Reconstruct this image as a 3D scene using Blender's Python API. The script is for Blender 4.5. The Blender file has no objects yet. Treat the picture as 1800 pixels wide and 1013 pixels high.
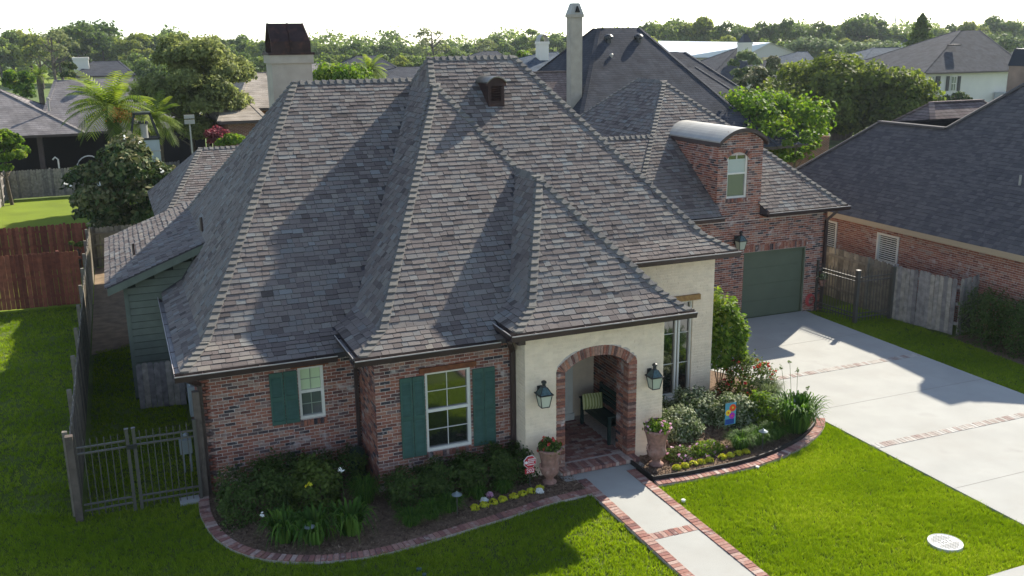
import bpy, bmesh, math, random
import numpy as np
from mathutils import Vector, Matrix
S = bpy.context.scene
rng = np.random.default_rng(7)
random.seed(7)
# ------------------------------------------------------------------ camera
CAMH = 8.6; FPX = 1688.8; YAW, PIT, ROL = 0.3875927, 0.25309338, -0.01257932
_f = np.array([math.sin(YAW)*math.cos(PIT), math.cos(YAW)*math.cos(PIT), -math.sin(PIT)])
_r = np.array([math.cos(YAW), -math.sin(YAW), 0.0]); _u = np.cross(_r, _f)
CR = _r*math.cos(ROL)+_u*math.sin(ROL); CU = -_r*math.sin(ROL)+_u*math.cos(ROL); CF = _f
cam = bpy.data.objects.new('camera', bpy.data.cameras.new('camera')); S.collection.objects.link(cam)
cam.data.sensor_width = 36; cam.data.lens = FPX/1800*36; cam.data.clip_end = 3000; cam.data.clip_start = .1
M4 = Matrix.Identity(4)
for i in range(3):
    M4[i][0] = CR[i]; M4[i][1] = CU[i]; M4[i][2] = -CF[i]
M4[2][3] = CAMH
cam.matrix_world = M4; S.camera = cam
# ------------------------------------------------------------------ light
SUN = Vector((1.28, .90, 1.0)).normalized()
EL = math.asin(SUN.z); AZ = math.atan2(SUN.x, SUN.y)
W = bpy.data.worlds.new('World'); S.world = W; W.use_nodes = True
nt = W.node_tree; bg = nt.nodes['Background']
sky = nt.nodes.new('ShaderNodeTexSky'); sky.sky_type = 'NISHITA'; sky.sun_disc = False
sky.sun_elevation = EL; sky.sun_rotation = AZ; sky.air_density = .75; sky.dust_density = .25; sky.ozone_density = 1.6
hs_ = nt.nodes.new('ShaderNodeHueSaturation'); hs_.inputs['Saturation'].default_value = .8; nt.links.new(sky.outputs[0], hs_.inputs['Color']); nt.links.new(hs_.outputs[0], bg.inputs[0]); bg.inputs[1].default_value = .132
sl = bpy.data.lights.new('sun', 'SUN'); sl.energy = 5.0; sl.angle = math.radians(.55); sl.color = (1, .92, .79)
so = bpy.data.objects.new('sun', sl); S.collection.objects.link(so)
so.rotation_euler = SUN.to_track_quat('Z', 'Y').to_euler(); so.location = (30, 20, 40)
S.view_settings.view_transform = 'Standard'; S.view_settings.look = 'None'
S.view_settings.exposure = 1.08; S.view_settings.gamma = 1.0; S.view_settings.use_curve_mapping = False
S.cycles.max_bounces = 6; S.cycles.diffuse_bounces = 3; S.cycles.transparent_max_bounces = 6
# ------------------------------------------------------------------ helpers
COL = S.collection
def A3(*p): return np.array(p, float)
def ray(px, py): return CR*(px-900)/FPX - CU*(py-506.5)/FPX + CF
def at_y(px, py, Y):
    d = ray(px, py); return A3(0, 0, CAMH)+d*(Y/d[1])
def mat(name, cols, rough=.85, noise=0., nscale=8., bump=0., bscale=40., spec=.3, metal=0., trans=0.,
        smear=None, tone=True, gnoise=None, coat=0.):
    """cols: list of colours ramped by the mesh attribute 'tone'; noise: patchy variation of the same colour"""
    m = bpy.data.materials.new(name); m.use_nodes = True; n = m.node_tree.nodes; L = m.node_tree.links
    b = n['Principled BSDF']; b.inputs['Roughness'].default_value = rough; b.inputs['Metallic'].default_value = metal
    b.inputs['Specular IOR Level'].default_value = spec; b.inputs['Coat Weight'].default_value = coat
    geo = n.new('ShaderNodeNewGeometry')
    if len(cols) > 1 and tone:
        at = n.new('ShaderNodeAttribute'); at.attribute_name = 'tone'
        rp = n.new('ShaderNodeValToRGB'); rp.color_ramp.interpolation = 'LINEAR'
        e = rp.color_ramp.elements
        while len(e) < len(cols): e.new(.5)
        for i, c in enumerate(cols):
            e[i].position = i/(len(cols)-1); e[i].color = (*c, 1)
        L.new(at.outputs['Fac'], rp.inputs[0]); col = rp.outputs[0]
    else:
        rg = n.new('ShaderNodeRGB'); rg.outputs[0].default_value = (*cols[0], 1); col = rg.outputs[0]
    def noisefac(scale, lo, hi, det=5):
        t = n.new('ShaderNodeTexNoise'); t.inputs['Scale'].default_value = scale; t.inputs['Detail'].default_value = det
        L.new(geo.outputs['Position'], t.inputs['Vector'])
        r = n.new('ShaderNodeMapRange'); r.inputs[1].default_value = lo; r.inputs[2].default_value = hi
        L.new(t.outputs['Fac'], r.inputs[0]); return r
    if noise:
        r = noisefac(nscale, .3, .7); r.inputs[3].default_value = 1-noise; r.inputs[4].default_value = 1+noise
        mx = n.new('ShaderNodeVectorMath'); mx.operation = 'SCALE'
        L.new(col, mx.inputs[0]); L.new(r.outputs[0], mx.inputs['Scale']); col = mx.outputs[0]
    for sm in ([smear] if isinstance(smear, tuple) else (smear or [])):
        c2, sc, lo, hi, amt = sm
        r = noisefac(sc, lo, hi); r.inputs[4].default_value = amt
        mx = n.new('ShaderNodeMix'); mx.data_type = 'RGBA'
        L.new(r.outputs[0], mx.inputs[0]); L.new(col, mx.inputs[6]); mx.inputs[7].default_value = (*c2, 1); col = mx.outputs[2]
    L.new(col, b.inputs['Base Color'])
    if bump:
        t = n.new('ShaderNodeTexNoise'); t.inputs['Scale'].default_value = bscale; t.inputs['Detail'].default_value = 6
        L.new(geo.outputs['Position'], t.inputs['Vector'])
        bp = n.new('ShaderNodeBump'); bp.inputs['Strength'].default_value = bump; bp.inputs['Distance'].default_value = .02
        L.new(t.outputs['Fac'], bp.inputs['Height']); L.new(bp.outputs[0], b.inputs['Normal'])
    if trans:
        tr = n.new('ShaderNodeBsdfTranslucent'); ms = n.new('ShaderNodeMixShader'); ms.inputs[0].default_value = trans
        hs = n.new('ShaderNodeHueSaturation'); hs.inputs['Saturation'].default_value = 1.1; hs.inputs['Value'].default_value = 1.6
        L.new(col, hs.inputs['Color']); L.new(hs.outputs[0], tr.inputs[0])
        L.new(b.outputs[0], ms.inputs[1]); L.new(tr.outputs[0], ms.inputs[2])
        L.new(ms.outputs[0], n['Material Output'].inputs[0])
    return m
def course_mat(name, c1, c2, mortar, w, h, msize, axis, rough=.9, smear=None, bumpd=.01, off=.5):
    """bricks / shingles too far off to tell apart: brick texture on real surface; axis 'xz','yz' or 'xy' (plane coordinates)"""
    m = bpy.data.materials.new(name); m.use_nodes = True; n = m.node_tree.nodes; L = m.node_tree.links
    b = n['Principled BSDF']; b.inputs['Roughness'].default_value = rough; b.inputs['Specular IOR Level'].default_value = .04
    geo = n.new('ShaderNodeNewGeometry'); sp = n.new('ShaderNodeSeparateXYZ'); cb = n.new('ShaderNodeCombineXYZ')
    L.new(geo.outputs['Position'], sp.inputs[0])
    L.new(sp.outputs[axis[0].upper()], cb.inputs[0]); L.new(sp.outputs[axis[1].upper()], cb.inputs[1])
    t = n.new('ShaderNodeTexBrick'); t.offset = off; t.inputs['Scale'].default_value = 1
    t.inputs['Brick Width'].default_value = w; t.inputs['Row Height'].default_value = h
    t.inputs['Mortar Size'].default_value = msize; t.inputs['Mortar Smooth'].default_value = .2
    t.inputs['Color1'].default_value = (*c1, 1); t.inputs['Color2'].default_value = (*c2, 1); t.inputs['Mortar'].default_value = (*mortar, 1)
    L.new(cb.outputs[0], t.inputs['Vector']); col = t.outputs['Color']
    nz = n.new('ShaderNodeTexNoise'); nz.inputs['Scale'].default_value = 1.3; nz.inputs['Detail'].default_value = 8
    L.new(geo.outputs['Position'], nz.inputs['Vector'])
    r = n.new('ShaderNodeMapRange'); r.inputs[1].default_value = .3; r.inputs[2].default_value = .7; r.inputs[3].default_value = .75; r.inputs[4].default_value = 1.25
    L.new(nz.outputs['Fac'], r.inputs[0]); mx = n.new('ShaderNodeVectorMath'); mx.operation = 'SCALE'
    L.new(col, mx.inputs[0]); L.new(r.outputs[0], mx.inputs['Scale']); L.new(mx.outputs[0], b.inputs['Base Color'])
    bp = n.new('ShaderNodeBump'); bp.inputs['Distance'].default_value = bumpd; bp.invert = True
    L.new(t.outputs['Fac'], bp.inputs['Height']); L.new(bp.outputs[0], b.inputs['Normal'])
    return m
class MB:
    def __init__(s): s.v = []; s.f = []; s.t = []; s.m = []; s.n = 0
    def add(s, V, F, tone=.5, mi=0):
        s.v.extend([tuple(p) for p in V])
        for f in F: s.f.append(tuple(i+s.n for i in f)); s.t.append(tone); s.m.append(mi)
        s.n += len(V); return s
    def quad(s, a, b, c, d, tone=.5, mi=0): return s.add([a, b, c, d], [(0, 1, 2, 3)], tone, mi)
    def box(s, a, b, tone=.5, mi=0):
        x0, y0, z0 = a; x1, y1, z1 = b
        V = [(x0, y0, z0), (x1, y0, z0), (x1, y1, z0), (x0, y1, z0), (x0, y0, z1), (x1, y0, z1), (x1, y1, z1), (x0, y1, z1)]
        return s.add(V, [(0, 3, 2, 1), (4, 5, 6, 7), (0, 1, 5, 4), (1, 2, 6, 5), (2, 3, 7, 6), (3, 0, 4, 7)], tone, mi)
    def obox(s, c, ax, ay, az, tone=.5, mi=0):   # oriented box: centre, half vectors
        c, ax, ay, az = map(lambda q: np.array(q, float), (c, ax, ay, az))
        V = [c+sx*ax+sy*ay+sz*az for sz in (-1, 1) for sx, sy in ((-1, -1), (1, -1), (1, 1), (-1, 1))]
        return s.add(V, [(0, 3, 2, 1), (4, 5, 6, 7), (0, 1, 5, 4), (1, 2, 6, 5), (2, 3, 7, 6), (3, 0, 4, 7)], tone, mi)
    def beam(s, a, b, w, h=None, tone=.5, mi=0):   # bar from a to b
        a = np.array(a, float); b = np.array(b, float); d = b-a; L = np.linalg.norm(d); d /= L; h = h or w
        up = A3(0, 0, 1) if abs(d[2]) < .95 else A3(0, 1, 0)
        sx = np.cross(d, up); sx /= np.linalg.norm(sx); uz = np.cross(sx, d)
        return s.obox((a+b)/2, sx*w/2, d*L/2, uz*h/2, tone, mi)
    def tube(s, pts, rad, seg=8, tone=.5, mi=0, cap=True):
        pts = [np.array(p, float) for p in pts]; n = len(pts)
        rad = [rad]*n if np.isscalar(rad) else rad; V = []
        for i, p in enumerate(pts):
            d = pts[min(i+1, n-1)]-pts[max(i-1, 0)]; d = d/(np.linalg.norm(d)+1e-9)
            up = A3(0, 0, 1) if abs(d[2]) < .9 else A3(1, 0, 0)
            a = np.cross(d, up); a /= np.linalg.norm(a); b = np.cross(d, a)
            for k in range(seg):
                th = 2*math.pi*k/seg; V.append(p+rad[i]*(a*math.cos(th)+b*math.sin(th)))
        F = [(i*seg+k, i*seg+(k+1) % seg, (i+1)*seg+(k+1) % seg, (i+1)*seg+k) for i in range(n-1) for k in range(seg)]
        if cap: F += [tuple(range(seg)), tuple((n-1)*seg+k for k in range(seg))]
        return s.add(V, F, tone, mi)
    def lathe(s, c, prof, seg=24, tone=.5, mi=0, flute=0, nf=12):
        V = []
        for r, z in prof:
            for k in range(seg):
                th = 2*math.pi*k/seg; rr = r*(1+flute*math.cos(nf*th)); V.append((c[0]+rr*math.cos(th), c[1]+rr*math.sin(th), c[2]+z))
        n = len(prof)
        F = [(i*seg+k, i*seg+(k+1) % seg, (i+1)*seg+(k+1) % seg, (i+1)*seg+k) for i in range(n-1) for k in range(seg)]
        F += [tuple(range(seg))[::-1], tuple((n-1)*seg+k for k in range(seg))]
        return s.add(V, F, tone, mi)
    def prism(s, poly, axis, a, b, tone=.5, mi=0):   # polygon in the other two axes, extruded along axis from a to b
        def P(q, w): return {'x': (w, q[0], q[1]), 'y': (q[0], w, q[1]), 'z': (q[0], q[1], w)}[axis]
        n = len(poly); V = [P(q, a) for q in poly]+[P(q, b) for q in poly]
        return s.add(V, [tuple(range(n))[::-1], tuple(range(n, 2*n))]+[(i, (i+1) % n, n+(i+1) % n, n+i) for i in range(n)], tone, mi)
    def build(s, name, m, parent=None, kind=None, smooth=False, origin=None):
        me = bpy.data.meshes.new(name)
        if origin is not None:
            o3 = np.array(origin, float); me.from_pydata([tuple(np.array(p)-o3) for p in s.v], [], s.f)
        else: me.from_pydata(s.v, [], s.f)
        at = me.attributes.new('tone', 'FLOAT', 'FACE'); at.data.foreach_set('value', s.t)
        for k in (m if isinstance(m, (list, tuple)) else [m]): me.materials.append(k)
        if isinstance(m, (list, tuple)): me.polygons.foreach_set('material_index', s.m)
        if smooth: me.polygons.foreach_set('use_smooth', [True]*len(s.f))
        return link(name, me, parent, kind, origin)
def link(name, me, parent=None, kind=None, loc=None):
    o = bpy.data.objects.new(name, me); COL.objects.link(o)
    if loc is not None: o.location = tuple(loc)
    if parent is not None:
        o.parent = parent
        q = parent; off = Vector((0, 0, 0))
        while q is not None: off += q.location; q = q.parent
        o.location = o.location-off
    if kind: o['kind'] = kind
    return o
def thing(name, label, cat, loc=(0, 0, 0), group=None):
    o = bpy.data.objects.new(name, None); COL.objects.link(o); o.location = loc; o.empty_display_size = .3
    o['label'] = label; o['category'] = cat
    if group: o['group'] = group
    return o
def tag(o, label, cat, group=None):
    o['label'] = label; o['category'] = cat
    if group: o['group'] = group
    return o
def np_mesh(name, V, F, T, m, parent=None, kind=None, loc=None, smooth=False):
    """fast mesh of equal polygons: V (n,3), F (k,c), T (k,)"""
    me = np_me(name, V, F, T, m); return link(name, me, parent, kind, loc)
def np_me(name, V, F, T, m):
    me = bpy.data.meshes.new(name); V = np.asarray(V, np.float32); F = np.asarray(F, np.int32); c = F.shape[1]
    me.vertices.add(len(V)); me.vertices.foreach_set('co', V.ravel())
    me.loops.add(F.size); me.loops.foreach_set('vertex_index', F.ravel())
    me.polygons.add(len(F)); me.polygons.foreach_set('loop_start', np.arange(0, F.size, c, dtype=np.int32))
    me.update(calc_edges=True)
    at = me.attributes.new('tone', 'FLOAT', 'FACE'); at.data.foreach_set('value', np.asarray(T, np.float32))
    me.materials.append(m); return me
def leaves(C, size, tone, out=None, aspect=.5, flat=.4):
    """rhombic leaves at points C (n,3); out: preferred normals"""
    n = len(C); N = rng.normal(size=(n, 3))
    if out is not None: N = N*.7+out*1.0
    N[:, 2] += flat; N /= np.linalg.norm(N, axis=1)[:, None]+1e-9
    R = rng.normal(size=(n, 3)); U = np.cross(N, R); U /= np.linalg.norm(U, axis=1)[:, None]+1e-9; Vv = np.cross(N, U)
    s = (size*rng.uniform(.6, 1.3, n))[:, None]
    V = np.stack([C-U*s, C-Vv*s*aspect+N*s*.15, C+U*s, C+Vv*s*aspect+N*s*.15], 1).reshape(-1, 3)
    F = np.arange(4*n).reshape(n, 4); return V, F, tone
def puffs(n, R, H, zc, flatb=.5, spread=.72, pr=(.26, .42)):
    """centres and radii of leaf masses filling a crown of radius R, height H round height zc"""
    P = []
    for i in range(n):
        while True:
            q = rng.uniform(-1, 1, 3)
            if .25 < np.linalg.norm(q) < 1: break
        q /= max(np.linalg.norm(q), .01)**.35
        q *= spread
        P.append((q[0]*R, q[1]*R, zc+q[2]*H/2*(flatb if q[2] < 0 else 1), R*rng.uniform(*pr)))
    return np.array(P)
def crown_pts(P, n, H_over_R=1., zsq=.8):
    k = rng.choice(len(P), n, p=P[:, 3]**2/np.sum(P[:, 3]**2))
    D = rng.normal(size=(n, 3)); D /= np.linalg.norm(D, axis=1)[:, None]
    D[:, 2] = np.where(D[:, 2] < -.3, -D[:, 2]*.5, D[:, 2])
    rr = rng.uniform(.45, 1.06, n)**.5
    lump = 1+.22*np.sin(D[:, 0]*5+k)*np.cos(D[:, 1]*6+2*k)
    X = P[k, :3]+D*(P[k, 3]*rr*lump)[:, None]*np.array([1, 1, zsq])
    return X, D, k
# ------------------------------------------------------------------ materials
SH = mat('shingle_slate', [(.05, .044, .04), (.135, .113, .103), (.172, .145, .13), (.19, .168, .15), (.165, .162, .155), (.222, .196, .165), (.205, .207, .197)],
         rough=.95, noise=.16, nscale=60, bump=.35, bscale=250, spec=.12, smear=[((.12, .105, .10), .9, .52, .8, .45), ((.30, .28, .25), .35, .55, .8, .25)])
SHG = mat('shingle_cap', [(.105, .10, .095), (.165, .155, .135)], rough=.9, noise=.15, nscale=60, bump=.3, bscale=200)
UND = mat('roof_felt', [(.06, .055, .06)], rough=.95)
BR = mat('old_brick', [(.05, .045, .05), (.17, .068, .052), (.26, .10, .068), (.31, .128, .085), (.34, .165, .11), (.31, .21, .17), (.22, .13, .11), (.11, .075, .072)],
         rough=.95, noise=.25, nscale=25, bump=.5, bscale=90, smear=[((.52, .46, .42), 3.1, .60, .72, .75), ((.50, .44, .42), 14, .62, .75, .6)])
MO = mat('mortar', [(.48, .41, .36)], rough=.95, noise=.2, nscale=20)
ARB = mat('arch_brick', [(.10, .065, .06), (.22, .09, .065), (.29, .12, .08), (.33, .155, .10), (.28, .2, .17)], rough=.95, noise=.25, nscale=20, bump=.4, smear=((.5, .44, .4), 6, .62, .72, .6))
CR_ = mat('cream_paint', [(.74, .60, .44), (.80, .66, .49)], rough=.8, noise=.07, nscale=5, bump=.3, bscale=60, smear=[((.55, .45, .34), .8, .55, .8, .35)])
BROWN = mat('brown_metal', [(.045, .028, .025)], rough=.45, spec=.5, noise=.2, nscale=3)
GUT = mat('gutter_inside', [(.36, .33, .31)], rough=.45, spec=.5, noise=.25, nscale=4)  # paler than the outer face: light caught by lip and trough, put into colour
WOODL = mat('stained_timber', [(.16, .055, .022)], rough=.7, noise=.35, nscale=14, bump=.3)
WOODM = mat('golden_timber', [(.30, .17, .06)], rough=.7, noise=.25, nscale=14, bump=.3)
GREEN = mat('shutter_green', [(.034, .085, .066), (.05, .11, .085)], rough=.6, noise=.12, nscale=9)
GDOOR = mat('garage_green', [(.10, .12, .08)], rough=.6, noise=.06, nscale=2)
SIDE = mat('siding_green', [(.115, .135, .105), (.135, .155, .12)], rough=.75, noise=.1, nscale=5)
WHITE = mat('white_trim', [(.66, .64, .56)], rough=.6, noise=.05, nscale=6)
SHADE = mat('window_shade', [(.50, .60, .36)], rough=.8)
def glass_mat(name, base, refl):
    m = mat(name, [base], rough=.06, spec=1.0, coat=refl); m.node_tree.nodes['Principled BSDF'].inputs['Coat Roughness'].default_value = .03
    m.node_tree.nodes['Principled BSDF'].inputs['IOR'].default_value = 1.9; return m
GL = glass_mat('window_glass', (.012, .014, .013), .9)
GLG = glass_mat('grey_glass', (.10, .115, .11), .3)
CONC = mat('concrete', [(.365, .365, .335), (.345, .345, .315)], rough=.9, noise=.07, nscale=1.1, bump=.15, bscale=60, smear=[((.30, .285, .25), .45, .52, .78, .6), ((.33, .31, .275), 3.5, .58, .78, .4), ((.22, .21, .19), 1.1, .62, .78, .45), ((.17, .16, .15), .55, .68, .78, .35)])
PAVD = mat('dusty_paver', [(.27, .20, .175), (.32, .27, .235), (.37, .34, .30), (.42, .41, .38)], rough=.95, noise=.15, nscale=20, bump=.3, smear=((.50, .47, .42), 2.5, .5, .72, .7))
PAV = mat('paver_brick', [(.16, .085, .075), (.24, .11, .09), (.30, .15, .115), (.34, .22, .18), (.42, .32, .27)], rough=.95, noise=.2, nscale=20, bump=.4, smear=((.5, .44, .39), 7, .58, .72, .5))
GROUND = mat('ground_grass', [(.085, .125, .022)], rough=1, noise=.3, nscale=.35, bump=.6, bscale=12, smear=[((.16, .15, .05), 1.7, .55, .8, .5)])
LAWN = mat('lawn_soil', [(.07, .10, .012)], rough=1, noise=.3, nscale=1.2, bump=.8, bscale=45, smear=((.10, .10, .03), .7, .55, .8, .5))
BLADE = mat('grass_blade', [(.10, .165, .014), (.16, .24, .018), (.22, .30, .026), (.33, .37, .06)], rough=.8, trans=.42, spec=.15)
FARG = mat('far_lawn', [(.20, .27, .02)], rough=1, noise=.14, nscale=.5, bump=.6, bscale=30, trans=.25)
MULCH = mat('mulch', [(.07, .045, .03), (.15, .10, .065), (.28, .20, .14)], rough=1, noise=.4, nscale=14, bump=.8, bscale=50)
FEN = mat('weathered_cedar', [(.13, .115, .09), (.20, .175, .135), (.27, .24, .18)], rough=.9, noise=.25, nscale=7, bump=.4, bscale=30)
FENR = mat('red_stain_cedar', [(.12, .035, .02), (.18, .055, .03), (.22, .075, .04)], rough=.85, noise=.25, nscale=7, bump=.3)
POSTM = mat('post_brown', [(.10, .08, .065)], rough=.9, noise=.3, nscale=6, bump=.4)
FENG = mat('grey_cedar', [(.17, .155, .15), (.24, .22, .205), (.29, .26, .22)], rough=.9, noise=.3, nscale=7, bump=.4)
IRON = mat('bronze_iron', [(.07, .065, .055)], rough=.5, spec=.5)
BLACK = mat('black_iron', [(.012, .014, .014)], rough=.45, spec=.5)
COPP = mat('patina_copper', [(.07, .11, .11)], rough=.4, metal=.5, noise=.3, nscale=20)
RUST = mat('rusty_metal', [(.038, .022, .020)], rough=.65, noise=.3, nscale=4, metal=.3, smear=((.12, .05, .03), 6, .5, .75, .6))
STEEL = mat('pale_metal_roof', [(.34, .33, .29)], rough=.55, metal=.15, noise=.1, nscale=3)
STUC = mat('stucco', [(.36, .32, .26)], rough=.9, noise=.1, nscale=3, smear=[((.2, .19, .17), 1.6, .56, .8, .6)], bump=.2)
TERRA = mat('clay_urn', [(.26, .145, .11)], rough=.9, noise=.25, nscale=14, bump=.3, smear=((.38, .27, .22), 9, .55, .72, .6))
BARK = mat('bark', [(.10, .08, .06)], rough=.95, noise=.3, nscale=6, bump=.6)
def foliage(name, cols, trans=.32): return mat(name, cols, rough=.65, spec=.13, trans=trans)
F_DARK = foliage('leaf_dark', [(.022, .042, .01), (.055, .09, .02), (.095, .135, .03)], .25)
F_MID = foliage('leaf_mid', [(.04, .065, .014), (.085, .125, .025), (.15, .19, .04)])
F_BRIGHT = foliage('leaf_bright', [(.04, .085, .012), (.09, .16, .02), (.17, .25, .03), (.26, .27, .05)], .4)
F_OAK = foliage('leaf_oak', [(.08, .10, .035), (.18, .205, .07), (.30, .32, .12)], .42)
F_OAKD = foliage('leaf_deep', [(.04, .06, .012), (.11, .145, .028), (.22, .245, .045)], .42)
F_MAG = foliage('leaf_magnolia', [(.022, .045, .012), (.055, .09, .025), (.13, .135, .05), (.34, .30, .17)], .15)
F_VAR = foliage('leaf_variegated', [(.03, .06, .015), (.08, .12, .035), (.30, .33, .20), (.45, .48, .34)], .25)
F_PALE = foliage('leaf_pale', [(.07, .10, .045), (.13, .17, .07), (.20, .24, .11)], .3)
F_RED = foliage('leaf_red', [(.16, .04, .05), (.25, .07, .08)], .3)
F_STRAP = foliage('leaf_strap', [(.03, .075, .012), (.06, .13, .02), (.12, .21, .03)], .35)
YEL = mat('yellow_flower', [(.55, .48, .02), (.45, .5, .05)], rough=.8, trans=.2)
REDF = mat('red_flower', [(.55, .02, .02), (.6, .12, .1)], rough=.8, trans=.2)
PINKF = mat('pink_flower', [(.65, .25, .4), (.8, .6, .7)], rough=.8, trans=.2)
WHF = mat('white_flower', [(.8, .8, .75)], rough=.8, trans=.2)
# ------------------------------------------------------------------ the brick house: hip roof blocks
# a block = levels (z, x0, x1, y0, y1); the roof surface is the envelope of all blocks
B_LW = [(2.67, .68, 11, 17.95, 31.6), (2.95, 1.17, 10.5, 18.83, 30.8), (7.60, 4.36, 8.0, 25.3, 25.3)]
B_CW = [(2.95, 3.76, 10.42, 16.63, 28.2), (3.25, 4.32, 10.1, 17.25, 27.6), (7.55, 7.53, 7.53, 23.35, 23.8)]
B_PO = [(3.22, 6.62, 10.46, 16.04, 26), (3.52, 7.14, 10.12, 16.60, 25), (5.67, 8.56, 8.56, 19.39, 21.2)]
B_MN = [(3.75, 4.85, 13.18, 18.42, 30), (4.05, 5.0, 12.72, 19.0, 29.5), (7.45, 7.43, 10.53, 23.39, 25.2), (8.155, 7.66, 10.08, 24.3, 24.3)]
B_LK = [(3.45, 8, 16.35, 23.61, 29.8), (5.60, 10, 15.77, 26.6, 26.6)]
B_GA = [(3.45, 13.3, 20.98, 23.61, 35.0), (7.17, 17.39, 17.39, 28.8, 30.6)]
B_RW = [(2.95, 1.0, 9, 32.0, 40.4), (4.95, 2.75, 7, 36.2, 36.2)]
BLOCKS = [B_LW, B_CW, B_PO, B_MN, B_LK, B_GA]
def hgt(b, x, y):
    z = [l[0] for l in b]
    if not (b[0][1] <= x <= b[0][2] and b[0][3] <= y <= b[0][4]): return -9
    return min(np.interp(x, [l[1] for l in b], z), np.interp(-x, [-l[2] for l in b], z),
               np.interp(y, [l[3] for l in b], z), np.interp(-y, [-l[4] for l in b], z))
def hidden(b, p, tol=.04): return any(c is not b and hgt(c, p[0], p[1]) > p[2]+tol for c in BLOCKS)
def shed_z(x): return 2.97+(x+.52)*.385
HOUSE = thing('brick_house', 'large red brick and cream house with steep shingled hip roofs and green shutters', 'house', (8, 20, 0))
CAM0 = A3(0, 0, CAMH)
def tabs_of(pl, pr, tr, tl, b, expo=.143, off=0., skip=None, start_tone=None):
    """shingle tabs on quad pl-pr (bottom) tr-tl (top); yields (V, tone, centre)"""
    pl, pr, tr, tl = [np.array(p, float) for p in (pl, pr, tr, tl)]
    u = (pr-pl)/np.linalg.norm(pr-pl); w = tl-pl; n = np.cross(u, w); n /= np.linalg.norm(n)
    if n[2] < 0: n = -n
    v = np.cross(n, u)
    if v[2] < 0: v = -v
    Hh = (tl-pl)@v; expo = Hh/max(1, round(Hh/expo)); off = 0.; uL = lambda t: (tl-pl)@u*t/Hh; W0 = (pr-pl)@u; uR = lambda t: W0+((tr-pr)@u)*t/Hh
    row = 0; v0 = off; out = []
    while v0 < Hh-.01:
        v1 = min(v0+expo, Hh); a = min(uL(v0), uL(v1))-random.uniform(0, .3); E_ = max(uR(v0), uR(v1))
        while a < E_:
            wd = random.choice((.12, .15, .17, .2, .24, .27)); bb = a+wd
            q = [max(a, uL(v0)), min(bb, uR(v0)), min(bb, uR(v1)), max(a, uL(v1))]
            a = bb
            if q[1]-q[0] < .012 and q[2]-q[3] < .012: continue
            if q[1] < q[0]: q[0] = q[1] = (q[0]+q[1])/2
            if q[2] < q[3]: q[2] = q[3] = (q[2]+q[3])/2
            c = pl+u*(q[0]+q[1])/2+v*(v0+v1)/2
            if hidden(b, c) if skip is None else skip(c): continue
            th = random.choice((.004, .006, .010, .012)); jl = random.choice((0, 0, -.010, -.018))+random.uniform(-.003, .003)
            g = .0035; ve = v0+jl if v0 > .01 else v0-.02
            top = [pl+u*(q[0]+g)+v*ve+n*(th+.014), pl+u*(q[1]-g)+v*ve+n*(th+.014), pl+u*(q[2]-g)+v*(v1+.01)+n*(.008), pl+u*(q[3]+g)+v*(v1+.01)+n*(.008)]
            low = [top[0]-n*(th+.014), top[1]-n*(th+.014)]
            out.append((top+low, c))
        v0 += expo; row += 1
    return out, v0-Hh
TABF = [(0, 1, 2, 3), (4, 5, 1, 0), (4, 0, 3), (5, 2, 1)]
def add_tab(m, V, tn): m.add(V, TABF, tn); m.t[-3:] = [0., 0., 0.]; return m  # edges darkest: cut asphalt, with the shadow line under each row painted in
def tone_sh():
    return float(np.clip(rng.choice([.12, .18, .33, .42, .52, .62, .78, .95], p=[.06, .17, .20, .16, .14, .13, .08, .06])+rng.normal(0, .03), 0, 1))
ALLTABS = []   # (dist, V, roof)
ROOFS = {}
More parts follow.
